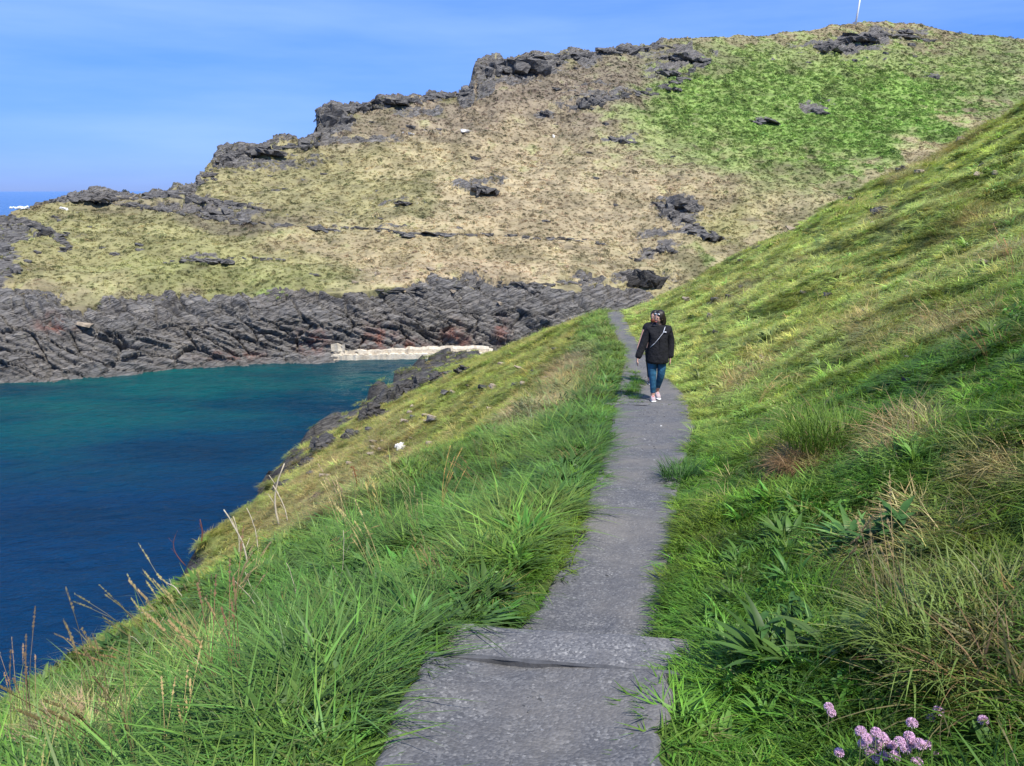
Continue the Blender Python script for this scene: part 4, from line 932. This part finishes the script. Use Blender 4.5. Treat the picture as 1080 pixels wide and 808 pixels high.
# scrub on the headland
def far_scrub():
    nT, nX = FT.size, FPXs.size
    a = np.linalg.norm(np.cross(FV[1:, :-1] - FV[:-1, :-1], FV[:-1, 1:] - FV[:-1, :-1]), axis=-1)
    m = (FT[:-1, None] > 2.9) & (FT[:-1, None] < 7.25) & (FPXs[None, :-1] > -120) & (FPXs[None, :-1] < 1250)
    den = a * m * (1 - .9 * sstep(.35, .6, FR[:-1, :-1])) / np.maximum(FV[:-1, :-1, 1] / 100, .6) ** 1.5
    pr = (den / den.sum()).ravel(); n = 170000
    k = RNG.choice(len(pr), n, p=pr); i, j = k // (nX - 1), k % (nX - 1); u, v = RNG.random(n), RNG.random(n)
    P = FV[i, j] * ((1 - u) * (1 - v))[:, None] + FV[i + 1, j] * (u * (1 - v))[:, None] + FV[i, j + 1] * ((1 - u) * v)[:, None] + FV[i + 1, j + 1] * (u * v)[:, None]
    C = FC[i, j]; N = FN[i, j]
    grn = C[:, 1] > C[:, 0] * 1.25
    s = RNG.gamma(3, .19, n) * (P[:, 1] / 130) ** .5 * np.where(grn, 1.15, .8)
    up = N * .5 + np.array([0, 0, .5]) + RNG.normal(0, .1, (n, 3))
    C = C * RNG.uniform(.62, 1.38, (n, 1)) * (1 + RNG.normal(0, .035, (n, 3)))
    dark = RNG.random(n) < .15; C[dark] = C[dark] * .4 + np.array((.02, .035, .01))
    scatter('hill_scrub', P_SCRUB, P - np.array([0, 0, .08]), euler_from(up, RNG.uniform(0, 6.28, n)), np.stack([s, s, s * .8], 1), RNG.integers(0, 3, n), np.clip(C * 1.15, .01, .8), 'bracken, heather and tussocks dotting the headland', 'scrub')
far_scrub()

# gravel on the path
def gravel():
    ms = []
    for sd in range(3):
        r = random.Random(500 + sd); bm = bmesh.new(); b = [bm.verts.new((r.gauss(0, .5), r.gauss(0, .4), r.gauss(0, .22))) for _ in range(12)]
        g = bmesh.ops.convex_hull(bm, input=b); bmesh.ops.delete(bm, geom=[e for e in set(g['geom_interior'] + g['geom_unused']) if isinstance(e, bmesh.types.BMVert)], context='VERTS')
        me = bpy.data.meshes.new('pebble'); bm.to_mesh(me); bm.free(); a = me.attributes.new('shade', 'FLOAT', 'POINT'); a.data.foreach_set('value', [.5] * len(me.vertices)); me.materials.append(M['stone']); ms.append(me)
    n = 26000; y = 1.4 * np.exp(RNG.random(n) ** .9 * math.log(30)); u = RNG.random(n); x = xl(y) + (xr(y) - xl(y)) * (u * 1.1 - .05)
    z = zpath(x, y) - .018
    t = y + .20 * x; k = ~((t > 2.79) & (t < 3.25)); x, y, z = x[k], y[k], z[k]; n = len(x)
    s = np.clip(RNG.gamma(2.0, .0027, n), .002, .021) * (y / 3) ** .35
    c = np.outer(RNG.choice([.06, .10, .15, .22, .4], n, p=[.25, .32, .27, .14, .02]), (1, .98, .97))
    scatter('gravel', ms, np.stack([x, y, z], 1), euler_from(np.array([0, 0, 1.]) + RNG.normal(0, .2, (n, 3)), RNG.uniform(0, 6.28, n)), np.stack([s, s, s], 1), RNG.integers(0, 3, n), c, 'loose grey grit and small stones lying on the path', 'gravel')
M['stone'] = make_leaf_mat('loose stone', .85, 0.0, .2)
gravel()

# ---------------------------------------------------------------- individual plants
M['stalk'] = simple('bleached stalk', (.55, .47, .34), .8, .2, 30, .25)
M['redstalk'] = simple('rusty dock stem', (.22, .07, .03), .8, .2, 30, .3)
M['thriftp'] = simple('thrift petals', (.82, .52, .68), .7, .2, 120, .3, tr=.25); M['thrifts'] = simple('thrift stem', (.16, .17, .07), .7)
M['bract'] = simple('papery bract', (.42, .30, .22), .8)
M['dleaf'] = simple('dark leaf', (.05, .12, .028), .65, .2, 15, .35, tr=.2); M['bleaf'] = simple('bright leaf', (.10, .20, .045), .6, .3, 12, .3, tr=.3); M['wpetal'] = simple('white petal', (.8, .8, .76), .6, tr=.2)
def stalk(bp, tp, label, m='stalk', rad=.004, bend=.06, Yo=None, head=False):
    b = ground_hit(*bp)
    if Yo: b = np.array([float(px2x(bp[0], bp[1], Yo)), Yo, float(znear(np.array([px2x(bp[0], bp[1], Yo)]), np.array([Yo]))[0])])
    t = pt(tp[0], tp[1], b[1]); root = empty('dry_stalk', b); tag(root, label, 'stalk', 'dead stalks on the left verge')
    v = Vector(t - b); rad = rad / .004 * .42 * b[1] / FPX; r = random.Random(int(bp[0] * 7 + bp[1])); n = 8; pts = []
    for i in range(n + 1):
        s = i / n; pts.append(v * s + Vector((math.sin(s * math.pi) * bend * v.length, r.gauss(0, .006), r.gauss(0, .003))))
    f = MB(); f.tube(pts, [rad * (1.1 - .5 * i / n) for i in range(n + 1)], 6); f.build('stem', M[m], root)
    for q in range(2):
        s = .35 + .3 * q; p0 = v * s + Vector((math.sin(s * math.pi) * bend * v.length, 0, 0)); d = Vector((r.choice((-1, 1)) * .25, r.uniform(-.2, .2), .5)) * v.length * .35
        f = MB(); f.tube([p0, p0 + d * .5, p0 + d + Vector((0, 0, .01))], [rad * .45, rad * .35, rad * .2], 5); f.build('side_shoot', M[m], root)
    if head:
        f = MB()
        for k in range(60):
            s = r.uniform(.6, 1); c = v * s; n_ = Vector((r.gauss(0, 1), r.gauss(0, 1), r.gauss(0, 1))) * .008; c = c + n_ * 1.4; f.add([c, c + n_, c + Vector((0, .004, .012))], [(0, 1, 2)])
        f.build('seed_head', M[m], root)
    return root
for (bp, tp, lab, kw) in [
 ((295, 556), (300, 489), 'tallest pale hooked stalk against the blue water', dict(rad=.011, bend=-.1)), ((304, 552), (288, 512), 'short pale stalk leaning left beside the tallest one', dict(rad=.007)), ((262, 602), (236, 538), 'thick bleached stalk leaning left above the water', dict(rad=.010, bend=.08)),
 ((252, 588), (246, 545), 'thin upright stalk left of the thick bleached one', dict(rad=.006)), ((272, 580), (260, 536), 'thin stalk right of the thick bleached one', dict(rad=.006)), ((194, 634), (167, 609), 'curved straw stem leaning out over the water', dict(rad=.006, bend=.15)), ((192, 642), (146, 646), 'nearly level straw stem bending left over the grass', dict(rad=.004, bend=.05)),
 ((158, 712), (172, 652), 'bleached stem crossing the lower left grass', dict(rad=.004, bend=-.08)), ((162, 700), (137, 669), 'short bleached stem leaning left in the lower grass', dict(rad=.0035)), ((220, 700), (186, 742), 'fallen pale stem pointing at the straw patch', dict(rad=.0035)),
 ((222, 730), (205, 692), 'pale stem beside the dead straw clump', dict(rad=.0035)), ((312, 640), (302, 594), 'upright pale stem at the middle of the verge', dict(rad=.004)), ((350, 640), (362, 560), 'tall slim stem near the top of the verge', dict(rad=.004)), ((282, 660), (246, 610), 'slanting straw stem in the middle of the verge', dict(rad=.004)),
 ((270, 648), (258, 604), 'slanting straw stem just left of the other slanting one', dict(rad=.004)), ((104, 802), (30, 778), 'fallen branching twig in the bottom left corner', dict(rad=.0035, bend=.04)), ((106, 760), (108, 722), 'short broken stem above the straw hollow', dict(rad=.004)), ((376, 520), (372, 492), 'dark brown stem on the crest of the verge', dict(rad=.006, m='redstalk', head=True)),
 ((214, 590), (211, 548), 'rust red dock spike against the water', dict(rad=.006, m='redstalk', head=True)), ((196, 600), (187, 560), 'thin curved rust red stem left of the dock spike', dict(rad=.004, m='redstalk', bend=-.2))]:
    stalk(bp, tp, lab, **kw)
def thrift(heads, basept, label, group='pink thrift flowers at the lower right'):
    b = ground_hit(*basept); root = empty('thrift_plant', b); tag(root, label, 'flower', group)
    r = random.Random(int(basept[0])); f = MB()
    for k in range(90 if len(heads) > 4 else 30):
        a = r.uniform(0, 6.28); d = r.uniform(0, .05 + .01 * len(heads)); blade(f, r, (math.cos(a) * d, math.sin(a) * d, 0), a, .06, .003, .6, .6, 3)
    f.build('leaf_cushion', M['bleaf'], root)
    for (px, row) in heads:
        dep = b[1] + r.uniform(-.05, .03); t = pt(px, row, dep); v = Vector(t - b); st = Vector((v.x * .8, v.y, v.z * 0)) if v.z > .03 else Vector((v.x, v.y, -.05))
        g = float(znear(np.array([t[0]]), np.array([t[1]]))[0]) - b[2]; st = Vector((v.x * .95, v.y, min(g, v.z - .04)))
        f = MB(); f.tube([st, st * .5 + v * .5 + Vector((.004, 0, 0)), v], [.0014, .0012, .0012], 5); s = f.build('stem', M['thrifts'], root)
        f = MB(); R = .0128 * r.uniform(.85, 1.15)
        for k in range(70):       # many small florets on a globe
            u = r.uniform(-.25, 1); th = r.uniform(0, 6.28); q = math.sqrt(1 - u * u); n_ = Vector((q * math.cos(th), q * math.sin(th), u)); c = v + n_ * R; t1 = n_.orthogonal().normalized(); t2 = n_.cross(t1)
            for m_ in range(4):
                a = m_ * 1.571 + th; e = t1 * math.cos(a) + t2 * math.sin(a); e2 = t1 * math.cos(a + .6) + t2 * math.sin(a + .6)
                f.add([c - n_ * .003, c + e * .0042 + n_ * .001, c + (e + e2) * .003 + n_ * .002, c + e2 * .0042 + n_ * .001], [(0, 1, 2, 3)])
        f.build('flower_head', M['thriftp'], s)
        f = MB(); vs = []; f.tube([v - Vector((0, 0, .006)), v - Vector((0, 0, .001)), v + Vector((0, 0, .004))], [.003, .008, .010], 8); f.build('bract', M['bract'], s)
thrift([(908, 772), (910, 785), (924, 773), (931, 778), (927, 787), (941, 787), (944, 798), (926, 801), (918, 794), (914, 779), (935, 783), (921, 783), (933, 797)], (925, 812), 'dense left half of the pink thrift clump')
thrift([(955, 790), (959, 777), (962, 785), (978, 786), (970, 785), (967, 805), (949, 783), (987, 798)], (962, 815), 'looser right half of the pink thrift clump')
thrift([(962, 763)], (961, 785), 'single pink thrift head standing above the clump'); thrift([(982, 757), (990, 750)], (986, 775), 'pair of pink thrift heads right above the clump')
thrift([(1031, 762), (1037, 760)], (1034, 778), 'lone pale pink thrift pair furthest right'); thrift([(885, 794)], (886, 808), 'single thrift head furthest left of the clump'); thrift([(874, 746), (877, 752)], (882, 775), 'faded thin thrift heads in grass up left of the clump')
def leafy(px, row, n, L, w, label, m, flat=.6, name='leafy_plant', stem=True):
    b = ground_hit(px, row); root = empty(name, b); tag(root, label, 'plant', None); r = random.Random(px * 3 + row)
    f = MB(); g = MB()
    for i in range(n):
        a = i * 2.4 + r.uniform(-.3, .3); h = r.uniform(0, .14) if stem else .01; dr = Vector((math.cos(a), math.sin(a), 0)); sd = Vector((-dr.y, dr.x, 0)); ang = r.uniform(.5, 1.1) * flat * 1.6; LL = L * r.uniform(.6, 1.15); p = Vector((r.gauss(0, .03), r.gauss(0, .03), h)); pts, ws = [], []
        if stem: g.tube([(0, 0, 0), p * .6, p], [.003, .0025, .002], 5)
        for k in range(8):
            pts.append(p.copy()); ws.append(w * [.06, .35, .5, .55, .5, .38, .2, .01][k] * r.uniform(.9, 1.1)); p = p + (Vector((0, 0, 1)) * math.cos(ang) + dr * math.sin(ang)) * LL / 7; ang += r.uniform(.05, .25)
        f.ribbon(pts, ws, sd, r.random(), .3)
    f.build('leaves', M[m], root)
    if g.v: g.build('stem', M['bleaf'], root)
leafy(418, 640, 26, .22, .035, 'bright lance-leaved plant on the verge left of the path', 'bleaf', .5); leafy(385, 610, 22, .2, .03, 'bright leafy clump behind the lance-leaved plant', 'bleaf', .45); leafy(470, 600, 18, .14, .03, 'small leafy clump on the verge nearest the path', 'bleaf', .6)
leafy(325, 745, 26, .11, .055, 'dark glossy bramble patch low on the left verge', 'dleaf', .8, 'bramble'); leafy(300, 735, 16, .1, .05, 'smaller bramble sprig left of the dark bramble patch', 'dleaf', .8, 'bramble'); leafy(120, 690, 18, .13, .05, 'dark leaved bramble above the straw hollow', 'dleaf', .7, 'bramble')
leafy(805, 690, 34, .10, .024, 'dark matted leafy weed on the right bank near the path', 'dleaf', .8); leafy(838, 668, 26, .09, .022, 'second dark weed patch up right of the matted one', 'dleaf', .8); leafy(940, 572, 34, .16, .035, 'dark leafy weed high on the right bank', 'dleaf', .7); leafy(905, 585, 22, .14, .03, 'dark leafy weed left of the high one on the right bank', 'dleaf', .7)
leafy(1062, 800, 9, .09, .05, 'light green broad leaf cut by the bottom right corner', 'bleaf', .7, stem=False); leafy(700, 705, 14, .05, .014, 'small pale weed sprouting at the right end of the nearest step', 'bleaf', .8)
def tussock(px, row, n, h, rad, label, col, lean=.4, name='grass_tussock', curve=.9):
    b = ground_hit(px, row); root = obj(name, None) if False else None
    r = random.Random(px + row * 5); f = MB()
    for i in range(n):
        a = r.uniform(0, 6.28); d = rad * math.sqrt(r.random()); blade(f, r, (math.cos(a) * d * 1.3, math.sin(a) * d, -.02), a + r.gauss(0, .8), h * r.uniform(.5, 1.1), .006 * r.uniform(.6, 1.3), abs(r.gauss(lean, .2)), r.gauss(curve, .4), 6)
    o = f.build(name, simple('tussock ' + label[:14], col, .5, .25, 9, .4, tr=.3)); o.location = b; tag(o, label, 'tussock')
tussock(885, 466, 800, .34, .34, 'bright green tussock above the brown hollow on the right bank', (.13, .22, .03), .35)
tussock(852, 492, 420, .3, .17, 'brown dead tussock under the bright green one', (.24, .15, .07), 1.0, curve=1.3)
tussock(720, 505, 300, .28, .14, 'dark green tuft overhanging the right edge of the path', (.06, .14, .03), .5); tussock(1015, 700, 380, .34, .2, 'tall bent yellow-green tussock near the right edge', (.17, .24, .05), .5, curve=1.5)
tussock(965, 635, 260, .22, .16, 'olive brown tussock above the bent yellow-green one', (.15, .14, .05), .5); tussock(92, 792, 600, .34, .22, 'dead straw tussock in the bottom left corner', (.40, .29, .16), .9, curve=1.2); tussock(1055, 640, 300, .28, .18, 'yellow-green tussock cut by the right edge', (.17, .22, .05), .5, curve=1.4)

# ---------------------------------------------------------------- walkers
def skin(name, nodes, edges, mat_, parent, sub=2, root=0):
    me = bpy.data.meshes.new(name); me.from_pydata([n[0] for n in nodes], edges, []); o = bpy.data.objects.new(name, me); COL.objects.link(o)
    md = o.modifiers.new('s', 'SKIN'); md.use_smooth_shade = True
    for i, n in enumerate(nodes):
        r = n[1]; me.skin_vertices[0].data[i].radius = r if isinstance(r, tuple) else (r, r); me.skin_vertices[0].data[i].use_root = (i == root)
    s = o.modifiers.new('u', 'SUBSURF'); s.levels = sub; s.render_levels = sub
    dg = bpy.context.evaluated_depsgraph_get(); dg.update(); m2 = bpy.data.meshes.new_from_object(o.evaluated_get(dg)); m2.name = name
    bpy.data.objects.remove(o); m2.materials.append(mat_) if mat_ else None
    for p_ in m2.polygons: p_.use_smooth = True
    return obj(name, m2, parent)
def ellipsoid(mb, c, r, n=14, m=10, f=None):
    vs = []; fs = []
    for j in range(m + 1):
        ph = math.pi * j / m
        for i in range(n):
            th = 2 * math.pi * i / n; q = Vector((math.sin(ph) * math.cos(th), math.sin(ph) * math.sin(th), math.cos(ph)))
            s = f(q) if f else 1.0; vs.append((c[0] + q.x * r[0] * s, c[1] + q.y * r[1] * s, c[2] + q.z * r[2] * s))
    for j in range(m):
        for i in range(n): fs.append((j * n + i, (j + 1) * n + i, (j + 1) * n + (i + 1) % n, j * n + (i + 1) % n))
    mb.add(vs, fs)
M['skin'] = simple('skin', (.52, .30, .22), .55, .3); M['hair'] = simple('dark hair', (.018, .012, .010), .5, .4, 60, .4, .004); M['red'] = simple('auburn hair', (.16, .045, .02), .6, .3, 60, .4)
def fabric(name, col, sc=60, bump=.01):
    return simple(name, col, .85, .25, sc * .2, .35, bump, bscale=16)
M['jacket'] = fabric('black jacket', (.014, .014, .017), bump=.05); M['jean'] = fabric('blue jeans', (.03, .115, .20), bump=.03); M['tee'] = fabric('black t-shirt', (.012, .012, .015)); M['shoe'] = simple('pale trainers', (.42, .33, .34), .7); M['shoedark'] = simple('dark trainers', (.05, .05, .055), .7); M['strap'] = simple('white strap', (.75, .76, .8), .6); M['red_trim'] = simple('pink shoe trim', (.6, .12, .12), .6); M['sole'] = simple('white sole', (.7, .7, .68), .7); M['dark'] = simple('dark eyes', (.01, .01, .01), .3); M['lip'] = simple('lips', (.45, .12, .11), .5); M['glass'] = simple('sunglasses', (.35, .38, .42), .15, .8)
def walker(loc, rz, H, female=True, label=''):
    """faces -Y; built 1.7 m tall, scaled to H"""
    k = H / 1.68; root = empty('person', loc, rz); root.scale = (k, k, k); tag(root, label, 'person')
    hx = .095
    J = [((0, 0, .93), (.145, .11)), ((0, -.01, 1.10), (.145, .105)), ((0, -.005, 1.28), (.155, .11)), ((0, .01, 1.39), (.12, .085)), ((0, .005, 1.455), .05), ((0, -.01, 1.53), .055), ((-.005, -.02, 1.60), (.078, .092)), ((-.005, -.015, 1.655), (.06, .07))]
    E = [(0, 1), (1, 2), (2, 3), (3, 4), (4, 5), (5, 6), (6, 7)]
    def chain(a, pts):
        for q in pts: J.append(q); E.append((a, len(J) - 1)); a = len(J) - 1
        return a
    # her right arm swings out (viewer's left), the other hangs in a pocket
    armR = [((-.19, .01, 1.375), .06), ((-.27, -.01, 1.12), .046), ((-.365, -.07, .90), .034), ((-.395, -.10, .83), (.028, .018)), ((-.405, -.115, .77), (.03, .014))]
    armL = [((.19, .01, 1.375), .06), ((.255, .04, 1.12), .046), ((.245, -.02, .88), .034), ((.24, -.045, .82), (.028, .018)), ((.235, -.06, .76), (.03, .014))]
    legR = [((-hx, 0, .86), .098), ((-.085, -.045, .49), .062), ((-.06, -.035, .27), .056), ((-.055, -.02, .10), .04), ((-.06, -.06, .035), (.04, .03)), ((-.068, -.16, .03), (.038, .022))]
    legL = [((hx, 0, .86), .098), ((.085, -.03, .50), .062), ((.075, .10, .30), .056), ((.07, .19, .13), .04), ((.07, .16, .055), (.04, .03)), ((.075, .07, .03), (.038, .022))]
    chain(3, armR); hr = len(J) - 1; chain(3, armL); hl = len(J) - 1; chain(0, legR); chain(0, legL)
    body = skin('body', J, E, M['skin'], root)
    # fingers
    for s, (h, nm) in ((-1, (Vector((-.405, -.115, .775)), 'R')), (1, (Vector((.235, -.06, .765)), 'L'))):
        for q in range(4):
            f = MB(); b0 = h + Vector((0, (q - 1.5) * .018, -.012)); L = [.062, .07, .066, .052][q]; f.tube([b0, b0 + Vector((-s * .004, 0, -L * .5)), b0 + Vector((-s * .02, -.002, -L))], [.0085, .008, .006], 6)
            f.build('finger', M['skin'], body)
        f = MB(); b0 = h + Vector((0, -.024, .02)); f.tube([b0, b0 + Vector((-s * .01, -.024, -.025)), b0 + Vector((-s * .018, -.03, -.055))], [.0105, .009, .007], 6); f.build('thumb', M['skin'], body)
    # head turned toward the water (viewer's left)
    ta = math.radians(-48); HC_ = Vector((-.005, -.02, 1.59))
    def hp(x, y, z): c, s = math.cos(ta), math.sin(ta); return HC_ + Vector((x * c - y * s, x * s + y * c, z))
    f = MB(); ellipsoid(f, (0, 0, 0), (.074, .092, .115), 20, 16, lambda q: 1 - .12 * max(0, -q.z) * (1 if q.y > 0 else .6)); f.v = [tuple(hp(*v)) for v in f.v]; f.build('head', M['skin'], body)
    f = MB(); f.add([hp(-.012, -.088, .0), hp(.012, -.088, .0), hp(-.017, -.088, -.035), hp(.017, -.088, -.035), hp(0, -.118, -.03), hp(0, -.094, .015)], [(0, 2, 4, 5), (1, 5, 4, 3), (2, 3, 4)]); f.build('nose', M['skin'], body)
    for s in (-1, 1):
        f = MB(); ellipsoid(f, hp(s * .03, -.082, .012), (.012, .01, .007), 8, 6); f.build('eye', M['dark'], body)
        f = MB(); ellipsoid(f, hp(s * .076, .005, -.005), (.012, .02, .03), 8, 6); f.build('ear', M['skin'], body)
    f = MB(); ellipsoid(f, hp(0, -.086, -.058), (.024, .012, .008), 10, 6); f.build('mouth', M['lip'], body)
    # hair
    hm = M['hair']
    r = random.Random(9); f = MB()
    ellipsoid(f, (0, .026, .026), (.10, .105, .13), 20, 16, lambda q: 1 + .05 * math.sin(q.x * 17 + q.z * 13)); f.v = [tuple(hp(*v)) for v in f.v if True]
    if female:
        ellipsoid(f, hp(.01, .09, -.06), (.085, .065, .13)); ellipsoid(f, hp(.02, .07, .09), (.05, .05, .045))
    f.build('hair', hm, root)
    if not female:
        f = MB(); ellipsoid(f, hp(0, -.055, -.08), (.06, .05, .055)); f.build('beard', M['red'], root)
    else:
        f = MB()
        for s in (-1, 1): ellipsoid(f, hp(s * .032, -.062, .085), (.026, .022, .014), 10, 6)
        f.build('sunglasses', M['glass'], root)
    # clothes
    jr = 1.0 if female else .9
    if female:
        a, b, top = 1.16, 1.0, M['jacket']
        JJ = [((0, -.005, .72), (.245, .20)), ((0, -.005, .77), (.245, .20)), ((0, -.015, 1.02), (.22, .18)), ((0, -.02, 1.2), (.185, .145)), ((0, 0, 1.34), (.165, .12)), ((0, .01, 1.44), (.085, .075)), ((0, .015, 1.475), (.075, .07))]
        EE = [(0, 1), (1, 2), (2, 3), (3, 4), (4, 5), (5, 6)]
        for arm, sc in ((armR[:4], 1), (armL[:4], 1)):
            pr_ = 4
            for i, q in enumerate(arm): JJ.append((q[0] if i < 3 else tuple(np.array(q[0]) * 1.0 + np.array(arm[2][0]) * 0), [.09, .082, .07, .062][i])); EE.append((pr_, len(JJ) - 1)); pr_ = len(JJ) - 1
        jk = skin('jacket', JJ, EE, top, root)
        f = MB(); 
        pts = [Vector((.10, -.10, 1.43)), Vector((.06, -.158, 1.34)), Vector((-.02, -.188, 1.24)), Vector((-.10, -.172, 1.14)), Vector((-.165, -.12, 1.06))]
        f.ribbon(pts, [.012] * 5, Vector((.5, -.1, .75)).normalized()); 
        st = f.build('bag_strap', M['strap'], root); sd_ = st.modifiers.new('t', 'SOLIDIFY'); sd_.thickness = .006
        f = MB(); ellipsoid(f, (.10, -.135, 1.345), (.028, .012, .010), 8, 6); f.build('badge', M['strap'], jk)
        f = MB(); ellipsoid(f, (0, .075, 1.455), (.10, .06, .055), 12, 8); f.build('hood', top, jk)
        f = MB(); f.tube([(0, -.165, .80), (0, -.172, 1.0), (0, -.168, 1.2), (0, -.13, 1.38)], [.005] * 4, 5); f.build('zip', M['dark'], jk)
    else:
        JJ = [((0, 0, .90), (.17, .13)), ((0, -.01, 1.10), (.16, .125)), ((0, -.005, 1.29), (.17, .125)), ((0, .01, 1.40), (.12, .09)), ((-.19, .01, 1.375), .078), ((-.235, 0, 1.24), .068), ((.19, .01, 1.375), .078), ((.225, .02, 1.24), .068)]
        skin('t_shirt', JJ, [(0, 1), (1, 2), (2, 3), (3, 4), (4, 5), (3, 6), (6, 7)], M['tee'], root)
    JN = [((0, 0, .90), (.13, .10)), ((-hx, 0, .82), .112), ((-.085, -.045, .49), .077), ((-.06, -.035, .27), .062), ((-.055, -.02, .13), .05), ((hx, 0, .82), .112), ((.085, -.03, .50), .078), ((.075, .10, .30), .062), ((.07, .19, .16), .05)]
    skin('jeans', JN, [(0, 1), (1, 2), (2, 3), (3, 4), (0, 5), (5, 6), (6, 7), (7, 8)], M['jean'] if female else M['tee'], root)
    for a, b, c in (((-.056, -.02, .075), (-.06, -.08, .05), (-.07, -.18, .038)), ((.07, .175, .10), (.072, .12, .065), (.076, .02, .038))):
        sh = skin('shoe', [(a, .055), (b, (.052, .042)), (c, (.048, .03))], [(0, 1), (1, 2)], M['shoe'] if female else M['shoedark'], root)
        f = MB(); v = [Vector(a), Vector(b), Vector(c)]; ellipsoid(f, ((a[0] + c[0]) / 2, (a[1] + c[1]) / 2 - .02, .016), (.052, .135, .016), 14, 8); f.build('sole', M['sole'], sh)
        f = MB(); ellipsoid(f, (b[0], b[1] + .02, b[2] + .032), (.03, .045, .018), 10, 6); f.build('laces', M['red_trim'], sh)
    return root
def pathz(x, y): return float(zpath(np.array([x]), np.array([y]))[0]) - .012
px_, Yp = 691, 14.1
xx = float(px2x(px_, 421, Yp)); walker((xx, Yp, pathz(xx, Yp)), math.radians(2), 1.66, True, 'woman in black jacket and blue jeans walking toward us, looking at the water')
xx = float(px2x(687, 400, 16.6)); walker((xx, 16.6, pathz(xx, 16.6)), math.radians(6), 1.58, False, 'person in black t-shirt with bare arm mostly hidden behind the walking woman')

# ---------------------------------------------------------------- light, sky, camera
SUN_EL, SUN_AZ = math.radians(58), math.radians(150)   # azimuth clockwise from the view direction
sd = Vector((math.sin(SUN_AZ) * math.cos(SUN_EL), math.cos(SUN_AZ) * math.cos(SUN_EL), math.sin(SUN_EL)))
sun = bpy.data.lights.new('sun', 'SUN'); sun.energy = 4.3; sun.angle = math.radians(.53); sun.color = (1, .965, .90)
so = bpy.data.objects.new('sun', sun); COL.objects.link(so); so.rotation_euler = (-sd).to_track_quat('-Z', 'Y').to_euler(); so.location = (30, -20, 60)
w = bpy.data.worlds.new('World'); scene.world = w; w.use_nodes = True; t = w.node_tree; t.nodes.clear()
sk = t.nodes.new('ShaderNodeTexSky'); sk.sky_type = 'NISHITA'; sk.sun_disc = False; sk.sun_elevation = SUN_EL; sk.sun_rotation = SUN_AZ; sk.altitude = 300; sk.air_density = 1.0; sk.dust_density = .2; sk.ozone_density = 3.0
bg = t.nodes.new('ShaderNodeBackground'); bg.inputs[1].default_value = .148; ow = t.nodes.new('ShaderNodeOutputWorld')
# thin high cirrus mixed into the sky by direction
tc = t.nodes.new('ShaderNodeTexCoord'); mp_ = t.nodes.new('ShaderNodeMapping'); mp_.inputs['Scale'].default_value = (1.2, 1.2, 9); mp_.inputs['Rotation'].default_value = (0, .18, 0)
nz = t.nodes.new('ShaderNodeTexNoise'); nz.inputs['Scale'].default_value = 1.6; nz.inputs['Detail'].default_value = 6; nz.inputs['Roughness'].default_value = .55
cr = t.nodes.new('ShaderNodeValToRGB'); cr.color_ramp.elements[0].position = .32; cr.color_ramp.elements[0].color = (.06, .06, .06, 1); cr.color_ramp.elements[1].position = .72; cr.color_ramp.elements[1].color = (.5, .5, .5, 1)
mx = t.nodes.new('ShaderNodeMix'); mx.data_type = 'RGBA'; mx.inputs[7].default_value = (2.5, 3.6, 6.0, 1)
tint = t.nodes.new('ShaderNodeMix'); tint.data_type = 'RGBA'; tint.blend_type = 'MULTIPLY'; tint.inputs[0].default_value = 1; 
sepz = t.nodes.new('ShaderNodeSeparateXYZ'); L0 = t.links.new; L0(tc.outputs['Generated'], sepz.inputs[0])
tr = t.nodes.new('ShaderNodeValToRGB'); e = tr.color_ramp.elements; e[0].position = 0.0; e[0].color = (.155, .25, .70, 1); e[1].position = .32; e[1].color = (.36, .60, 1.0, 1)
e2 = tr.color_ramp.elements.new(.08); e2.color = (.17, .31, .78, 1); e3 = tr.color_ramp.elements.new(.8); e3.color = (.62, .8, 1.05, 1)
L0(sepz.outputs[2], tr.inputs[0]); L0(tr.outputs[0], tint.inputs[7])
L = t.links.new
L(tc.outputs['Generated'], mp_.inputs[0]); L(mp_.outputs[0], nz.inputs[0]); L(nz.outputs['Fac'], cr.inputs[0])
mr = t.nodes.new('ShaderNodeMapRange'); mr.inputs['From Min'].default_value = -.1; mr.inputs['From Max'].default_value = .55; mr.inputs['To Min'].default_value = .85; mr.inputs['To Max'].default_value = 1.1; L(sepz.outputs[0], mr.inputs[0])
mm_ = t.nodes.new('ShaderNodeMath'); mm_.operation = 'MULTIPLY'; L(mr.outputs[0], mm_.inputs[0]); L(cr.outputs[0], mm_.inputs[1]); L(mm_.outputs[0], mx.inputs[0]); L(sk.outputs[0], tint.inputs[6]); L(tint.outputs[2], mx.inputs[6]); L(mx.outputs[2], bg.inputs[0]); L(bg.outputs[0], ow.inputs[0])
cam = bpy.data.cameras.new('camera'); cam.sensor_fit = 'HORIZONTAL'; cam.sensor_width = 36; cam.lens = 36 * FPX / 1080; cam.clip_start = .05; cam.clip_end = 40000
co = bpy.data.objects.new('camera', cam); COL.objects.link(co); co.location = (0, 0, 0); co.rotation_euler = (math.pi / 2 - PIT, 0, 0); scene.camera = co
scene.render.engine = 'CYCLES'
scene.cycles.max_bounces = 5; scene.cycles.diffuse_bounces = 2; scene.cycles.glossy_bounces = 2; scene.cycles.transmission_bounces = 2; scene.cycles.transparent_max_bounces = 4
vs = scene.view_settings; vs.view_transform = 'Standard'; vs.look = 'None'; vs.exposure = 0.54; vs.gamma = 1
scene.render.resolution_x, scene.render.resolution_y = 1024, 766
